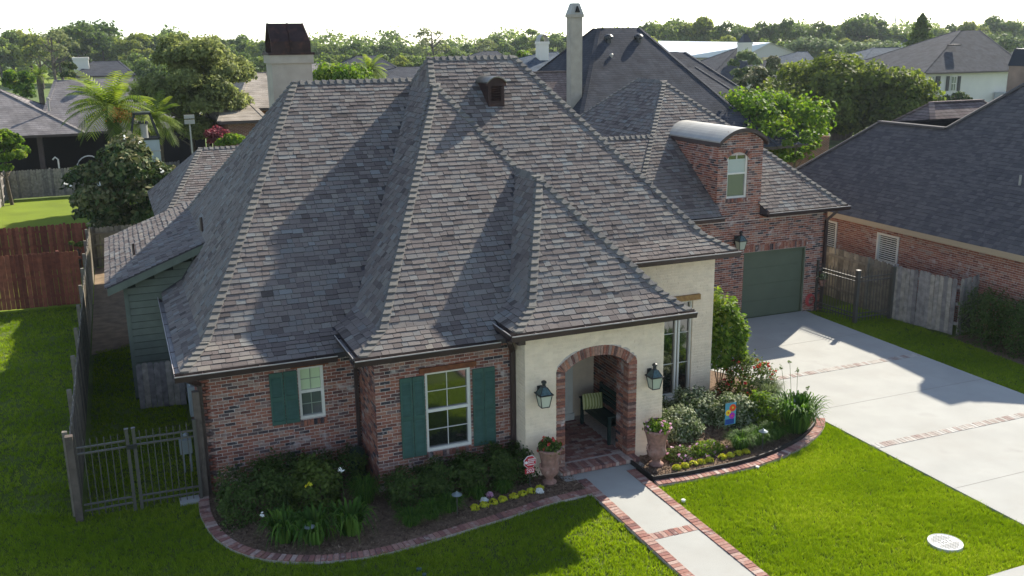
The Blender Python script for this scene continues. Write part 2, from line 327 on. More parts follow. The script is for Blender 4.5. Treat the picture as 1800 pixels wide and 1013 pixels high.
def felt(b, name, par, faces='LFRB', cut=None):
    m = MB(); L = b
    for k in range(len(L)-1):
        z0, a0, b0, c0, d0 = L[k]; z1, a1, b1, c1, d1 = L[k+1]
        if cut and k == 0:
            xa, xb, yc = cut; f = (yc-c0)/(c1-c0); zc = z0+(z1-z0)*f; al = a0+(a1-a0)*f; br = b0+(b1-b0)*f
            m.quad((al, yc, zc), (br, yc, zc), (b1, c1, z1), (a1, c1, z1))
            if a0 < xa < b0: m.quad((a0, c0, z0), (xa, c0, z0), (xa, yc, zc), (al, yc, zc)); m.quad((xa, c0, z0), (xa, yc, zc), (xa, yc, z0-.1), (xa, c0+.03, z0-.1))
            if b0 > xb: m.quad((xb, c0, z0), (b0, c0, z0), (br, yc, zc), (xb, yc, zc)); m.quad((xb, c0, z0), (xb, yc, zc), (xb, yc, z0-.1), (xb, c0+.03, z0-.1))
        else: m.quad((a0, c0, z0), (b0, c0, z0), (b1, c1, z1), (a1, c1, z1))
        m.quad((a0, d0, z0), (a0, c0, z0), (a1, c1, z1), (a1, d1, z1))
        m.quad((b0, c0, z0), (b0, d0, z0), (b1, d1, z1), (b1, c1, z1)); m.quad((b0, d0, z0), (a0, d0, z0), (a1, d1, z1), (b1, d1, z1))
    z0, a0, b0, c0, d0 = L[0]
    if cut:
        xa, xb, yc = cut; m.quad((a0+.03, yc, z0-.10), (b0-.03, yc, z0-.10), (b0-.03, d0-.03, z0-.10), (a0+.03, d0-.03, z0-.10))
        for p, q in ((a0, min(xa, b0)), (xb, b0)):
            if q > p: m.quad((p, c0+.03, z0-.1), (q, c0+.03, z0-.1), (q, yc, z0-.1), (p, yc, z0-.1)); m.quad((p, c0, z0), (p, c0+.03, z0-.1), (q, c0+.03, z0-.1), (q, c0, z0))
        m.quad((a0, d0, z0), (a0+.03, d0-.03, z0-.1), (a0+.03, c0+.03, z0-.1), (a0, c0, z0))
        return m.build(name, UND, par)
    m.quad((a0+.03, c0+.03, z0-.10), (b0-.03, c0+.03, z0-.10), (b0-.03, d0-.03, z0-.10), (a0+.03, d0-.03, z0-.10))
    m.quad((a0, c0, z0), (a0+.03, c0+.03, z0-.1), (b0-.03, c0+.03, z0-.1), (b0, c0, z0)); m.quad((a0, d0, z0), (a0+.03, d0-.03, z0-.1), (a0+.03, c0+.03, z0-.1), (a0, c0, z0))
    return m.build(name, UND, par)
def side_quads(b, side):
    r = []
    for k in range(len(b)-1):
        z0, a0, b0, c0, d0 = b[k]; z1, a1, b1, c1, d1 = b[k+1]
        if side == 'F': r.append(((a0, c0, z0), (b0, c0, z0), (b1, c1, z1), (a1, c1, z1)))
        if side == 'L': r.append(((a0, d0, z0), (a0, c0, z0), (a1, c1, z1), (a1, d1, z1)))
        if side == 'R': r.append(((b0, c0, z0), (b0, d0, z0), (b1, d1, z1), (b1, c1, z1)))
        if side == 'B': r.append(((b0, d0, z0), (a0, d0, z0), (a1, d1, z1), (b1, d1, z1)))
    return r
def not_dormer(p): return 16.42 < p[0] < 18.0 and p[1] < 26.6 and p[2] < 5.62
for nm, b, sides in (('left_wing', B_LW, 'FLB'), ('centre_gable', B_CW, 'FLR'), ('entry', B_PO, 'FLR'), ('main', B_MN, 'FLR'), ('link', B_LK, 'FB'), ('garage', B_GA, 'FLRB')):
    ro = felt(b, 'roof', HOUSE, cut=(16.40, 18.02, 24.0) if b in (B_GA, B_LK) else None); ROOFS[nm] = ro
    for s in sides:
        off = 0.
        for q in side_quads(b, s):
            sk = None
            if b is B_LW and s == 'L': sk = lambda p, b=b: hidden(b, p) or (p[1] > 24.3 and p[1] < 33 and shed_z(p[0]) > p[2]+.02)
            if b in (B_GA, B_LK) and s == 'F': sk = lambda p, b=b: hidden(b, p) or not_dormer(p)
            t, off = tabs_of(*q, b, off=off, skip=sk, expo=.143 if s != 'L' else .143)
            ALLTABS += [(np.linalg.norm(c-CAM0), V, ro) for V, c in t]
# low shed roof over the green side wall
SHED = [(-.52, 24.3), (3.4, 30.9)]
m = MB(); x0, x1, y0, y1 = -.55, 3.6, 24.28, 30.9
m.add([(x0, y0, shed_z(x0)), (x1, y0, shed_z(x1)), (x1, y1, shed_z(x1)), (x0, y1, shed_z(x0)), (x0, y0, shed_z(x0)-.16), (x1, y0, shed_z(x1)-.16), (x1, y1, shed_z(x1)-.16), (x0, y1, shed_z(x0)-.16)],
      [(0, 1, 2, 3), (4, 7, 6, 5), (0, 4, 5, 1), (1, 5, 6, 2), (2, 6, 7, 3), (3, 7, 4, 0)])
shed = m.build('roof', [UND], HOUSE)
t, _ = tabs_of((x0-.03, y1, shed_z(x0-.03)), (x0-.03, y0, shed_z(x0-.03)), (x1, y0, shed_z(x1)), (x1, y1, shed_z(x1)), None, skip=lambda p: hgt(B_LW, p[0], p[1]) > p[2]+.03)
ALLTABS += [(np.linalg.norm(c-CAM0), V, shed) for V, c in t]
t = []
felt_rw = felt(B_RW, 'roof', HOUSE)
for s in 'FL':
    off = 0
    for q in side_quads(B_RW, s):
        tt, off = tabs_of(*q, B_RW, off=off, skip=lambda p: False); t += tt
ALLTABS += [(np.linalg.norm(c-CAM0)+50, V, felt_rw) for V, c in t]
ALLTABS.sort(key=lambda q: q[0])
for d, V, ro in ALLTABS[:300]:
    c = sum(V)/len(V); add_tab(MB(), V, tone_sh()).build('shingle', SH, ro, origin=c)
FIELD = {}
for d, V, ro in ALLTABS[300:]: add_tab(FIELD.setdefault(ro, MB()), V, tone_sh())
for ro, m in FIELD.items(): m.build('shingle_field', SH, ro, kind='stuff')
# hip and ridge caps
CAPS = []
def caps(a, b, d1, d2, ro, expo=.19, w=.15, blk=None):
    """d1,d2: unit vectors lying in the two roof faces, pointing away from the edge; a = low end"""
    a, b, d1, d2 = [np.array(q, float) for q in (a, b, d1, d2)]; t = b-a; L = np.linalg.norm(t); t /= L
    d1 /= np.linalg.norm(d1); d2 /= np.linalg.norm(d2)
    up = np.cross(d1, t); up = up if up[2] > 0 else -up; up2 = np.cross(d2, t); up2 = up2 if up2[2] > 0 else -up2
    nu = up+up2; nu /= np.linalg.norm(nu); k = 0
    while k*expo < L:
        s = k*expo; k += 1
        c = a+t*(s+expo/2)
        if 16.38 < c[0] < 18.04 and c[1] < 26.7 and c[2] < 5.62: continue
        if blk is not None and any(x is not blk and hgt(x, c[0], c[1]) > c[2]+.03 for x in BLOCKS): continue
        p = a+t*(s-.02)+nu*.062; q = a+t*min(s+expo+.03, L+.03)+nu*.022
        V = [p, p+d1*w-nu*.012, p+d2*w-nu*.012, q, q+d1*w-nu*.012, q+d2*w-nu*.012, p-nu*.05, p+d1*w-nu*.062, p+d2*w-nu*.062]
        CAPS.append((np.linalg.norm(c-CAM0), V, ro))
CAPF = [(0, 3, 4, 1), (0, 2, 5, 3), (0, 1, 7, 6), (0, 6, 8, 2), (1, 4, 7), (2, 8, 5)]
def hipcaps(b, ro, which):
    for k in range(len(b)-1):
        z0, a0, b0, c0, d0 = b[k]; z1, a1, b1, c1, d1 = b[k+1]
        P = {'SW': ((a0, c0, z0), (a1, c1, z1)), 'SE': ((b0, c0, z0), (b1, c1, z1)), 'NW': ((a0, d0, z0), (a1, d1, z1)), 'NE': ((b0, d0, z0), (b1, d1, z1))}
        sF = (z1-z0)/max(c1-c0, .01); sL = (z1-z0)/max(a1-a0, .01); sR = (z1-z0)/max(b0-b1, .01); sB = (z1-z0)/max(d0-d1, .01)
        hor = {'SW': ((1, 0, 0), (0, 1, 0)), 'SE': ((-1, 0, 0), (0, 1, 0)), 'NW': ((1, 0, 0), (0, -1, 0)), 'NE': ((-1, 0, 0), (0, -1, 0))}
        for w_ in which:
            a, e = P[w_]; caps(a, e, hor[w_][0], hor[w_][1], ro, blk=b)
def ridgecaps(b, ro):
    z, a, e, c, d = b[-1]; z0, a0, e0, c0, d0 = b[-2]
    if e > a: caps((a, c, z), (e, c, z), (0, -(c-c0), -(z-z0)), (0, (d0-d), -(z-z0)), ro, blk=b)
    if d > c: caps((a, d, z), (a, c, z), (-(a-a0), 0, -(z-z0)), ((e0-e), 0, -(z-z0)), ro, blk=b)
hipcaps(B_LW, ROOFS['left_wing'], ('SW', 'NW')); ridgecaps(B_LW, ROOFS['left_wing'])
hipcaps(B_CW, ROOFS['centre_gable'], ('SW', 'SE')); ridgecaps(B_CW, ROOFS['centre_gable'])
hipcaps(B_PO, ROOFS['entry'], ('SW', 'SE')); ridgecaps(B_PO, ROOFS['entry'])
hipcaps(B_MN, ROOFS['main'], ('SW', 'SE', 'NW')); ridgecaps(B_MN, ROOFS['main'])
hipcaps(B_GA, ROOFS['garage'], ('SW', 'SE', 'NW')); ridgecaps(B_GA, ROOFS['garage']); ridgecaps(B_LK, ROOFS['link'])
hipcaps(B_RW, felt_rw, ('SW',)); ridgecaps(B_RW, felt_rw)
CAPS.sort(key=lambda q: q[0]); rest = {}
for i, (d, V, ro) in enumerate(CAPS):
    tn = float(rng.uniform(0, 1))
    if i < 300: MB().add(V, CAPF, tn).build('ridge_cap', SHG, ro, origin=V[0])
    else: rest.setdefault(ro, MB()).add(V, CAPF, tn)
for ro, m in rest.items(): m.build('ridge_cap_run', SHG, ro, kind='stuff')
# ------------------------------------------------------------------ walls with real bricks
BRICKS = []
def rect_minus(u0, u1, z0, z1, holes):
    xs = sorted(set([u0, u1]+[h[0] for h in holes]+[h[1] for h in holes])); xs = [x for x in xs if u0 <= x <= u1]; R = []
    for a, b in zip(xs, xs[1:]):
        hs = sorted([h for h in holes if h[0] < (a+b)/2 < h[1]], key=lambda h: h[2]); z = z0
        for h in hs:
            if h[2] > z: R.append((a, b, z, h[2]))
            z = max(z, h[3])
        if z < z1: R.append((a, b, z, z1))
    return R
def wall(o, u, u0, u1, z0, z1, holes, m, thick=.16, inward=(0, 1), name='wall', top=None):
    """o: (x,y) of u=0; u: (dx,dy) along; inward: direction into the house"""
    b = MB(); iv = A3(inward[0], inward[1], 0)*thick
    for a, e, c, d in rect_minus(u0, u1, z0, z1, holes):
        p = A3(o[0]+u[0]*a, o[1]+u[1]*a, c); q = A3(o[0]+u[0]*e, o[1]+u[1]*e, c); h = A3(0, 0, d-c)
        V = [p, q, q+iv, p+iv, p+h, q+h, q+iv+h, p+iv+h]; b.add(V, [(0, 3, 2, 1), (4, 5, 6, 7), (0, 1, 5, 4), (1, 2, 6, 5), (2, 3, 7, 6), (3, 0, 4, 7)])
    return b.build(name, m, HOUSE)
BTONES = [.0, .13, .28, .43, .57, .71, .86, 1.]; BP = [.08, .15, .22, .2, .12, .07, .09, .07]
def brick_tone(): return float(np.clip(rng.choice(BTONES, p=BP)+rng.normal(0, .03), 0, 1))
def lay(wallobj, o, u, u0, u1, z0, z1, holes, inward=(0, 1), proud=.009, bl=.203, bh=.0677, j=.0145, inside=None, mt=BR, soldier=None, reg=True):
    iv = A3(inward[0], inward[1], 0); uu = A3(u[0], u[1], 0); k = 0; z = z0; O = A3(o[0], o[1], 0)
    res = []
    while z < z1-.02:
        zt = min(z+bh-j, z1); a = u0-(bl/2 if k % 2 else 0)
        while a < u1:
            s, e = max(a, u0), min(a+bl-j, u1); a += bl
            if e-s < .03: continue
            segs = [(s, e)]
            for h in holes:
                if h[2] < (z+zt)/2 < h[3]:
                    ns = []
                    for p, q in segs:
                        if q <= h[0] or p >= h[1]: ns.append((p, q)); continue
                        if p < h[0]: ns.append((p, h[0]))
                        if q > h[1]: ns.append((h[1], q))
                    segs = ns
            for p, q in segs:
                if q-p < .025: continue
                if inside is not None and not inside((p+q)/2, (z+zt)/2): continue
                f = proud+random.uniform(-.003, .004); jj = random.uniform(-.002, .002)
                A = O+uu*p+A3(0, 0, z+jj)-iv*f; B_ = O+uu*q+A3(0, 0, z+jj)-iv*f; hh = A3(0, 0, zt-z); di = iv*(f+.004)
                V = [A, B_, B_+hh, A+hh, A+di, B_+di, B_+hh+di, A+hh+di]
                res.append((V, wallobj, mt))
        z += bh; k += 1
    if reg: BRICKS.extend(res)
    return res
BF = [(0, 1, 2, 3), (4, 5, 1, 0), (3, 2, 6, 7), (4, 0, 3, 7), (1, 5, 6, 2)]
# openings
LWW = (2.86, 3.37, 1.25, 2.35); CWW = (5.08, 6.02, .69, 2.35); MNW = (10.95, 12.33, .18, 2.55); DRW = (16.76, 17.48, 3.9, 5.18)
G1 = (17.5, 19.85, -.02, 2.16); G2 = (13.35, 16.45, -.02, 2.16)
# left wing front
hol = [LWW, (2.29, 3.37, 1.2, 1.25)]
w1 = wall((0, 18.34), (1, 0), 1.0, 4.09, 0, 2.56, [LWW], MO)
lin_l = (2.73, 3.48, 2.345, 2.43)
lay(w1, (0, 18.34), (1, 0), 1.0, 4.09, 0, 2.56, [LWW, lin_l, (2.86, 3.37, 1.12, 1.25)])
w1b = wall((1.0, 0), (0, 1), 18.34, 31.5, 0, 2.56, [], MO, inward=(1, 0)); lay(w1b, (1.0, 0), (0, 1), 18.34, 22.5, 0, 2.56, [], inward=(1, 0))
# centre wing front and its west return
w2 = wall((0, 17.0), (1, 0), 4.09, 6.95, 0, 2.82, [CWW], MO)
lin_c = (4.97, 6.14, 2.345, 2.46)
lay(w2, (0, 17.0), (1, 0), 4.09, 6.95, 0, 2.70, [CWW, lin_c, (5.08, 6.02, .55, .69)])
w2b = wall((4.09, 0), (0, 1), 17.16, 18.34, 0, 2.82, [], MO, inward=(1, 0)); lay(w2b, (4.09, 0), (0, 1), 17.0, 18.34, 0, 2.82, [], inward=(1, 0))
def soldiers(o, u, u0, u1, z0, z1, par, w=.068, inward=(0, 1), proud=.012, mt=BR):
    k = u0; iv = A3(inward[0], inward[1], 0); uu = A3(u[0], u[1], 0); O = A3(o[0], o[1], 0)
    while k < u1-.03:
        q = min(k+w-.012, u1); A = O+uu*k+A3(0, 0, z0)-iv*proud; B_ = O+uu*q+A3(0, 0, z0)-iv*proud; hh = A3(0, 0, z1-z0); di = iv*(proud+.01)
        BRICKS.append(([A, B_, B_+hh, A+hh, A+di, B_+di, B_+hh+di, A+hh+di], par, mt)); k += w
soldiers((0, 17.0), (1, 0), 4.09, 6.95, 2.70, 2.81, w2); soldiers((0, 17.0), (1, 0), 5.06, 6.04, .57, .68, w2, proud=.05)
soldiers((0, 18.34), (1, 0), 2.85, 3.40, 1.12, 1.23, w1, proud=.05)
# cream entry with arched opening
def arch_pts(n=24):
    # inner outline: jambs x 7.82 and 9.25, flat three-centred arch
    P = []
    for i in range(n+1):
        s = i/n; x = 7.82+1.43*s; P.append((x, 2.15+.27*(1-abs(2*s-1)**2.4)))
    return P
IN = arch_pts(24)
def arch_out_z(x):   # outer outline height at x
    s = (x-7.61)/(9.46-7.61); s = min(max(s, 0), 1); return 2.28+.35*(1-abs(2*s-1)**3.4)
b = MB()
b.box((6.95, 16.4, 0), (7.63, 16.56, 3.12)); b.box((9.44, 16.4, 0), (10.08, 16.56, 3.12))
xs = np.linspace(7.63, 9.44, 19)
for xa, xb in zip(xs, xs[1:]):
    za, zb = arch_out_z(xa)-.02, arch_out_z(xb)-.02
    V = [(xa, 16.4, za), (xb, 16.4, zb), (xb, 16.4, 3.12), (xa, 16.4, 3.12), (xa, 16.56, za), (xb, 16.56, zb), (xb, 16.56, 3.12), (xa, 16.56, 3.12)]
    b.add(V, [(0, 1, 2, 3), (5, 4, 7, 6), (4, 5, 1, 0), (3, 2, 6, 7)])
b.box((6.95, 16.56, 0), (7.11, 17.0, 3.12)); b.box((9.92, 16.56, 0), (10.08, 18.8, 3.12))
w3 = b.build('wall', CR_, HOUSE)
def arch_in(x, z): return not (7.6 < x < 9.47 and z < arch_out_z(x))
CREAMB = []
CREAMB += lay(w3, (0, 16.4), (1, 0), 6.95, 10.08, 0, 3.1, [], inside=arch_in, mt=CR_, proud=.004, reg=False)
CREAMB += lay(w3, (6.95, 0), (0, 1), 16.4, 17.0, 0, 3.1, [], inward=(1, 0), mt=CR_, proud=.004, reg=False)
# arch surround: jambs with alternating headers, voussoirs, fanned corners
SUR = MB(); z = 0.06
def vbrick(pts, y0, y1, par=w3):
    V = [A3(p[0], y0, p[1]) for p in pts]+[A3(p[0], y1, p[1]) for p in pts]; BRICKS.append((V, par, ARB))
while z < 2.13:
    vbrick([(7.62, z), (7.815, z), (7.815, z+.057), (7.62, z+.057)], 16.388, 16.6); vbrick([(9.255, z), (9.45, z), (9.45, z+.057), (9.255, z+.057)], 16.388, 16.6); z += .068
for i in range(len(IN)-1):
    a, e = A3(*IN[i]), A3(*IN[i+1]); t = (e-a); L = np.linalg.norm(t); t /= L; nn = A3(-t[1], t[0]) if True else 0
    a1 = a+t*.006; e1 = e-t*.006; f = .2
    def outn(p): c = A3(8.535, .9); d = p-c; d /= np.linalg.norm(d); return d
    n1, n2 = outn(a1), outn(e1)
    vbrick([tuple(a1), tuple(e1), tuple(e1+n2*f), tuple(a1+n1*f)], 16.386+random.uniform(-.003, .003), 16.6)
for cx, sgn in ((7.82, 1), (9.25, -1)):
    d0 = A3(cx, 2.15)-A3(8.535, .9); th0 = math.atan2(d0[1], d0[0]); th1 = math.pi if sgn > 0 else 0; K = 4
    for i in range(K):
        ta = th0+(th1-th0)*(i+.08)/K; tb = th0+(th1-th0)*(i+.92)/K; p = A3(cx, 2.15)
        da, db = A3(math.cos(ta), math.sin(ta)), A3(math.cos(tb), math.sin(tb))
        vbrick([tuple(p+da*.02), tuple(p+da*.2), tuple(p+db*.2), tuple(p+db*.02)][::-1 if sgn < 0 else 1], 16.386, 16.6)
b = MB()
b.box((7.61, 16.41, 0), (7.80, 16.9, 2.15)); b.box((9.27, 16.41, 0), (9.46, 16.9, 2.15))
xs = np.linspace(7.62, 9.45, 25)
def in_z(x): s = min(max((x-7.82)/1.43, 0), 1); return 2.15+.27*(1-abs(2*s-1)**2.4)
for xa, xb in zip(xs, xs[1:]):
    za, zb, oa, ob = in_z(xa)+.004, in_z(xb)+.004, arch_out_z(xa)-.01, arch_out_z(xb)-.01
    if xa < 7.8: za = zb = 2.15
    if xb > 9.27: za = zb = 2.15
    V = [(xa, 16.401, za), (xb, 16.401, zb), (xb, 16.401, ob), (xa, 16.401, oa), (xa, 16.9, za), (xb, 16.9, zb), (xb, 16.9, ob), (xa, 16.9, oa)]
    b.add(V, [(0, 1, 2, 3), (4, 5, 1, 0), (5, 4, 7, 6)])
wj = b.build('arch_reveal', MO, HOUSE)
lay(wj, (9.265, 0), (0, 1), 16.61, 16.9, .1, 2.15, [], inward=(1, 0)); lay(wj, (7.805, 0), (0, 1), 16.61, 16.9, .1, 2.15, [], inward=(-1, 0))
# porch interior
b = MB(); b.box((9.7, 16.9, .1), (9.915, 18.8, 2.9)); wr = b.build('porch_wall', MO, HOUSE); lay(wr, (9.7, 0), (0, 1), 16.9, 18.8, .12, 2.88, [], inward=(1, 0))
b = MB(); b.box((7.115, 16.9, .1), (7.25, 18.8, 2.9)); b.box((7.25, 18.8, .1), (9.7, 18.9, 2.9)); b.box((7.25, 16.92, 2.9), (9.7, 18.8, 2.96)); b.build('porch_wall', CR_, HOUSE)
b = MB(); b.box((7.255, 17.9, .12), (7.35, 18.78, 2.3)); b.build('front_door', mat('dark_door', [(.03, .03, .028)], rough=.5), HOUSE)
b = MB()
for x in (7.75, 8.35, 8.95): b.box((x-.11, 18.6, .12), (x+.11, 18.78, 2.9)); b.box((x-.14, 18.57, .12), (x+.14, 18.798, .28))
b.build('pilaster', WHITE, HOUSE)
b = MB(); b.box((7.6, 16.45, 0), (9.7, 18.8, .1)); pf = b.build('porch_floor', MO, HOUSE)
def flat_bricks(par, x0, x1, y0, y1, z, m, bl=.2, bw=.1, stack=False, name='brick', stuff=None, j=.012, h=.014, alt=False):
    y = y0; k = 0; col = MB()
    while y < y1-.02:
        x = x0-(bl/2 if (k % 2 and not stack) else 0)
        while x < x1-.02:
            a, e = max(x, x0), min(x+bl-j, x1); x += bl
            if e-a < .03: continue
            B_ = MB().box((a, y, z-.02), (e, min(y+bw-j, y1), z+h+random.uniform(-.002, .002)), brick_tone())
            if stuff: col.add(B_.v, B_.f, B_.t[0])
            else: B_.build(name, m, par, origin=((a+e)/2, y+bw/2, z))
        y += bw; k += 1
    if stuff: col.build(stuff, m, par, kind='stuff')
flat_bricks(pf, 7.83, 9.24, 16.62, 18.6, .1, PAV, stuff='brick_paving')
# porch threshold step, rowlock bricks on edge
b = MB(); b.box((7.62, 16.18, 0), (9.42, 16.44, .085)); st = b.build('porch_step', MO, HOUSE)
k = 7.66
while k < 9.38: MB().box((k, 16.13, .045), (k+.068, 16.5 if 7.84 < k < 9.18 else 16.378, .125+random.uniform(-.003, .003)), brick_tone()).build('brick', PAV, st, origin=(k, 16.3, .1)); k += .08
# main cream wall, east part, with the tall window
w4 = wall((0, 18.8), (1, 0), 10.08, 12.9, 0, 3.66, [MNW], CR_)
CREAMB += lay(w4, (0, 18.8), (1, 0), 10.08, 12.9, 0, 3.62, [MNW, (11.2, 12.5, 2.555, 2.69)], mt=CR_, proud=.004, reg=False)
w4b = wall((12.9, 0), (0, 1), 18.961, 23.98, 0, 3.66, [], CR_, inward=(-1, 0))
cb = {}
for V, o_, mt_ in CREAMB: cb.setdefault(o_, MB()).add(V, BF, random.random())
for o_, m in cb.items(): m.build('painted_bricks', CR_, o_, kind='stuff')
# garage wall and dormer face in one plane
w5 = wall((0, 23.98), (1, 0), 12.9, 20.6, 0, 3.32, [G1, G2], MO)
GS = [G1, G2, (17.48, 19.87, 2.16, 2.38), (13.33, 16.47, 2.16, 2.38), (16.42, 18.0, 3.2, 3.4)]
lay(w5, (0, 23.98), (1, 0), 12.9, 20.6, 0, 3.2, GS); soldiers((0, 23.98), (1, 0), 17.5, 19.85, 2.17, 2.37, w5); soldiers((0, 23.98), (1, 0), 13.35, 16.45, 2.17, 2.37, w5)
soldiers((0, 23.98), (1, 0), 12.95, 16.42, 3.2, 3.32, w5); soldiers((0, 23.98), (1, 0), 18.0, 20.6, 3.2, 3.32, w5)
w5b = wall((20.6, 0), (0, 1), 23.98, 33, 0, 3.32, [], MO, inward=(-1, 0))
b = MB()   # dormer body: front wall, cheeks, curved top
DX0, DX1, DZ = 16.42, 18.0, 5.56
def dtop(x): s = (x-DX0)/(DX1-DX0); return DZ+.33*(1-(2*s-1)**2)
b2 = []
for a, e, c, d in rect_minus(DX0, DX1, 3.2, DZ, [DRW]): b.box((a, 23.982, c), (e, 24.13, d))
xs = np.linspace(DX0, DX1, 15)
for xa, xb in zip(xs, xs[1:]): b.prism([(xa, DZ), (xb, DZ), (xb, dtop(xb)), (xa, dtop(xa))], 'y', 23.982, 24.13)
b.box((DX0, 24.13, 3.5), (DX0+.15, 26.4, DZ)); b.box((DX1-.15, 24.13, 3.5), (DX1, 26.4, DZ))
dm = b.build('dormer', MO, HOUSE)
def win_arch(x, z):
    if DRW[0]-.1 < x < DRW[1]+.1 and z > 5.0: return z > 5.38-.18*(abs(2*(x-17.12)/.9))**2.2+.0
    return z < dtop(x)-.02
lay(dm, (0, 23.982), (1, 0), DX0, DX1, 3.2, 5.9, [DRW, (16.74, 17.5, 3.77, 3.9)], inside=win_arch); soldiers((0, 23.982), (1, 0), 16.74, 17.5, 3.78, 3.89, dm, proud=.04)
lay(dm, (DX0, 0), (0, 1), 23.982, 26.5, 3.6, DZ, [], inward=(1, 0), inside=lambda y, z: z > 3.45+.72*(y-23.61)-.05)
for i in range(15):   # arched head over the dormer window
    th = math.pi*(.80-.60*i/14.); c = A3(17.12, 4.77); r0, r1 = .50, .60
    ta, tb = th+.055, th-.055
    V2 = [(c[0]+r*math.cos(q)*1.0, c[1]+r*math.sin(q)) for r, q in ((r0, ta), (r0, tb), (r1+.02, tb), (r1+.02, ta))]
    BRICKS.append(([A3(p[0], 23.965, p[1]) for p in V2]+[A3(p[0], 24.0, p[1]) for p in V2], dm, BR))
b = MB()   # barrel roof of the dormer
xs = np.linspace(DX0-.07, DX1+.07, 17)
def bz(x, k=0): s = (x-DX0+.07)/(DX1-DX0+.14); return DZ+.02+k+.36*(1-(2*s-1)**2)
for xa, xb in zip(xs, xs[1:]):
    V = [(xa, 23.80, bz(xa)), (xb, 23.80, bz(xb)), (xb, 28.2, bz(xb)), (xa, 28.2, bz(xa))]; V2 = [(p[0], p[1], p[2]+.05) for p in V]
    b.add(V+V2, [(0, 3, 2, 1), (4, 5, 6, 7), (3, 0, 4, 7), (1, 2, 6, 5)], .5, 0); b.add([V[0], V[1], V2[1], V2[0]], [(0, 1, 2, 3)], .5, 1)
    b.add([(xa, 23.79, bz(xa)-.06), (xb, 23.79, bz(xb)-.06), (xb, 23.79, bz(xb)+.055), (xa, 23.79, bz(xa)+.055), (xa, 23.98, bz(xa)-.06), (xb, 23.98, bz(xb)-.06)], [(0, 1, 2, 3), (1, 0, 4, 5)], .5, 1)
b.box((DX0-.08, 23.8, DZ-.09), (DX0-.03, 26.5, DZ+.03), .5, 1); b.box((DX1+.03, 23.8, DZ-.09), (DX1+.08, 26.5, DZ+.03), .5, 1)
b.build('barrel_roof', [STEEL, BROWN], dm, smooth=False)
# register bricks: the 300 nearest single, the rest joined per wall
BRICKS = [(np.linalg.norm(np.mean(q[0], 0)-CAM0), i, q) for i, q in enumerate(BRICKS)]
BRICKS.sort(key=lambda t: t[0]); rest = {}
for i, (d, _, (V, par, mt)) in enumerate(BRICKS):
    tn = brick_tone() if mt is BR else random.random()
    if i < 300: MB().add(V, BF, tn).build('brick', mt, par, origin=V[0])
    else: rest.setdefault((par, mt.name), MB()).add(V, BF, tn)
for (par, mn), m in rest.items(): m.build('brickwork', bpy.data.materials[mn], par, kind='stuff')
# ------------------------------------------------------------------ windows, doors, shutters
def window(rect, Y, par, cols, rows, fr=.055, rail=None, rec=.05, shade_top=False, glass=GL, name='window', arch=0., mt=None):
    x0, x1, z0, z1 = rect; b = MB(); y = Y+rec
    b.box((x0, y-.03, z0), (x0+fr, y+.06, z1)); b.box((x1-fr, y-.03, z0), (x1, y+.06, z1))
    b.box((x0+fr, y-.03, z0), (x1-fr, y+.06, z0+fr)); b.box((x0+fr, y-.03, z1-fr), (x1-fr, y+.06, z1))
    if rail: b.box((x0+fr, y-.02, rail-.03), (x1-fr, y+.05, rail+.03))
    w = b.build(name, WHITE, par); zs = [z0+fr, rail-.03, rail+.03, z1-fr] if rail else [z0+fr, z1-fr]
    for i in range(0, len(zs), 2):
        a, c = zs[i], zs[i+1]; up = i > 0
        MB().quad((x0+fr, y+.03, a), (x1-fr, y+.03, a), (x1-fr, y+.03, c), (x0+fr, y+.03, c)).build('pane', SHADE if (up and shade_top) else glass, w)
        g = MB()
        for k in range(1, cols): xx = x0+fr+(x1-x0-2*fr)*k/cols; g.box((xx-.006, y+.012, a), (xx+.006, y+.028, c))
        for k in range(1, rows): zz = a+(c-a)*k/rows; g.box((x0+fr, y+.011, zz-.006), (x1-fr, y+.0285, zz+.006))
        if g.v: g.build('muntin', mt or WHITE, w)
    return w
def shutter(x0, x1, z0, z1, Y):
    b = MB(); xm = (x0+x1)/2
    for a, c in ((x0, xm-.006), (xm+.006, x1)):
        b.box((a, Y-.045, z0), (a+.035, Y-.01, z1)); b.box((c-.035, Y-.045, z0), (c, Y-.01, z1))
        for q in (z0, (z0+z1)/2-.04, z1-.08): b.box((a+.035, Y-.044, q), (c-.035, Y-.011, q+.08))
        b.box((a+.035, Y-.022, z0+.08), (c-.035, Y-.013, z1-.08), .2)
    s = b.build('shutter', GREEN, HOUSE); l = MB()
    for a, c in ((x0, xm-.006), (xm+.006, x1)):
        for za, zb in ((z0+.08, (z0+z1)/2-.04), ((z0+z1)/2+.04, z1-.08)):
            z = za+.02
            while z < zb-.01: l.obox(((a+c)/2, Y-.030, z), ((c-a)/2-.036, 0, 0), (0, .009, .013), (0, -.002, .002), random.uniform(.3, 1)); z += .036
    l.build('louvres', GREEN, s, kind='stuff')
window(LWW, 18.34, HOUSE, 2, 2, rail=1.82, shade_top=True, glass=GLG, mt=mat('muntin_behind_glass', [(.30, .34, .26)], rough=.7))
shutter(2.30, 2.84, 1.22, 2.31, 18.34)
MB().box(lin_l_a := (2.73, 18.30, 2.35), (3.48, 18.45, 2.43)).build('lintel', WOODL, HOUSE)
window(CWW, 17.0, HOUSE, 2, 2, rail=1.53)
shutter(4.57, 5.06, .65, 2.31, 17.0); shutter(6.06, 6.53, .65, 2.29, 17.0)
MB().box((4.97, 16.95, 2.352), (6.14, 17.1, 2.46)).build('lintel', WOODL, HOUSE)
for a, c in ((10.95, 11.36), (11.40, 11.93), (11.97, 12.33)):
    window((a, c, .18, 2.55), 18.8, HOUSE, 1, 3, fr=.045, rec=.07)
MB().box((10.9, 18.74, .1), (12.4, 18.86, .18)).build('sill', WHITE, HOUSE)
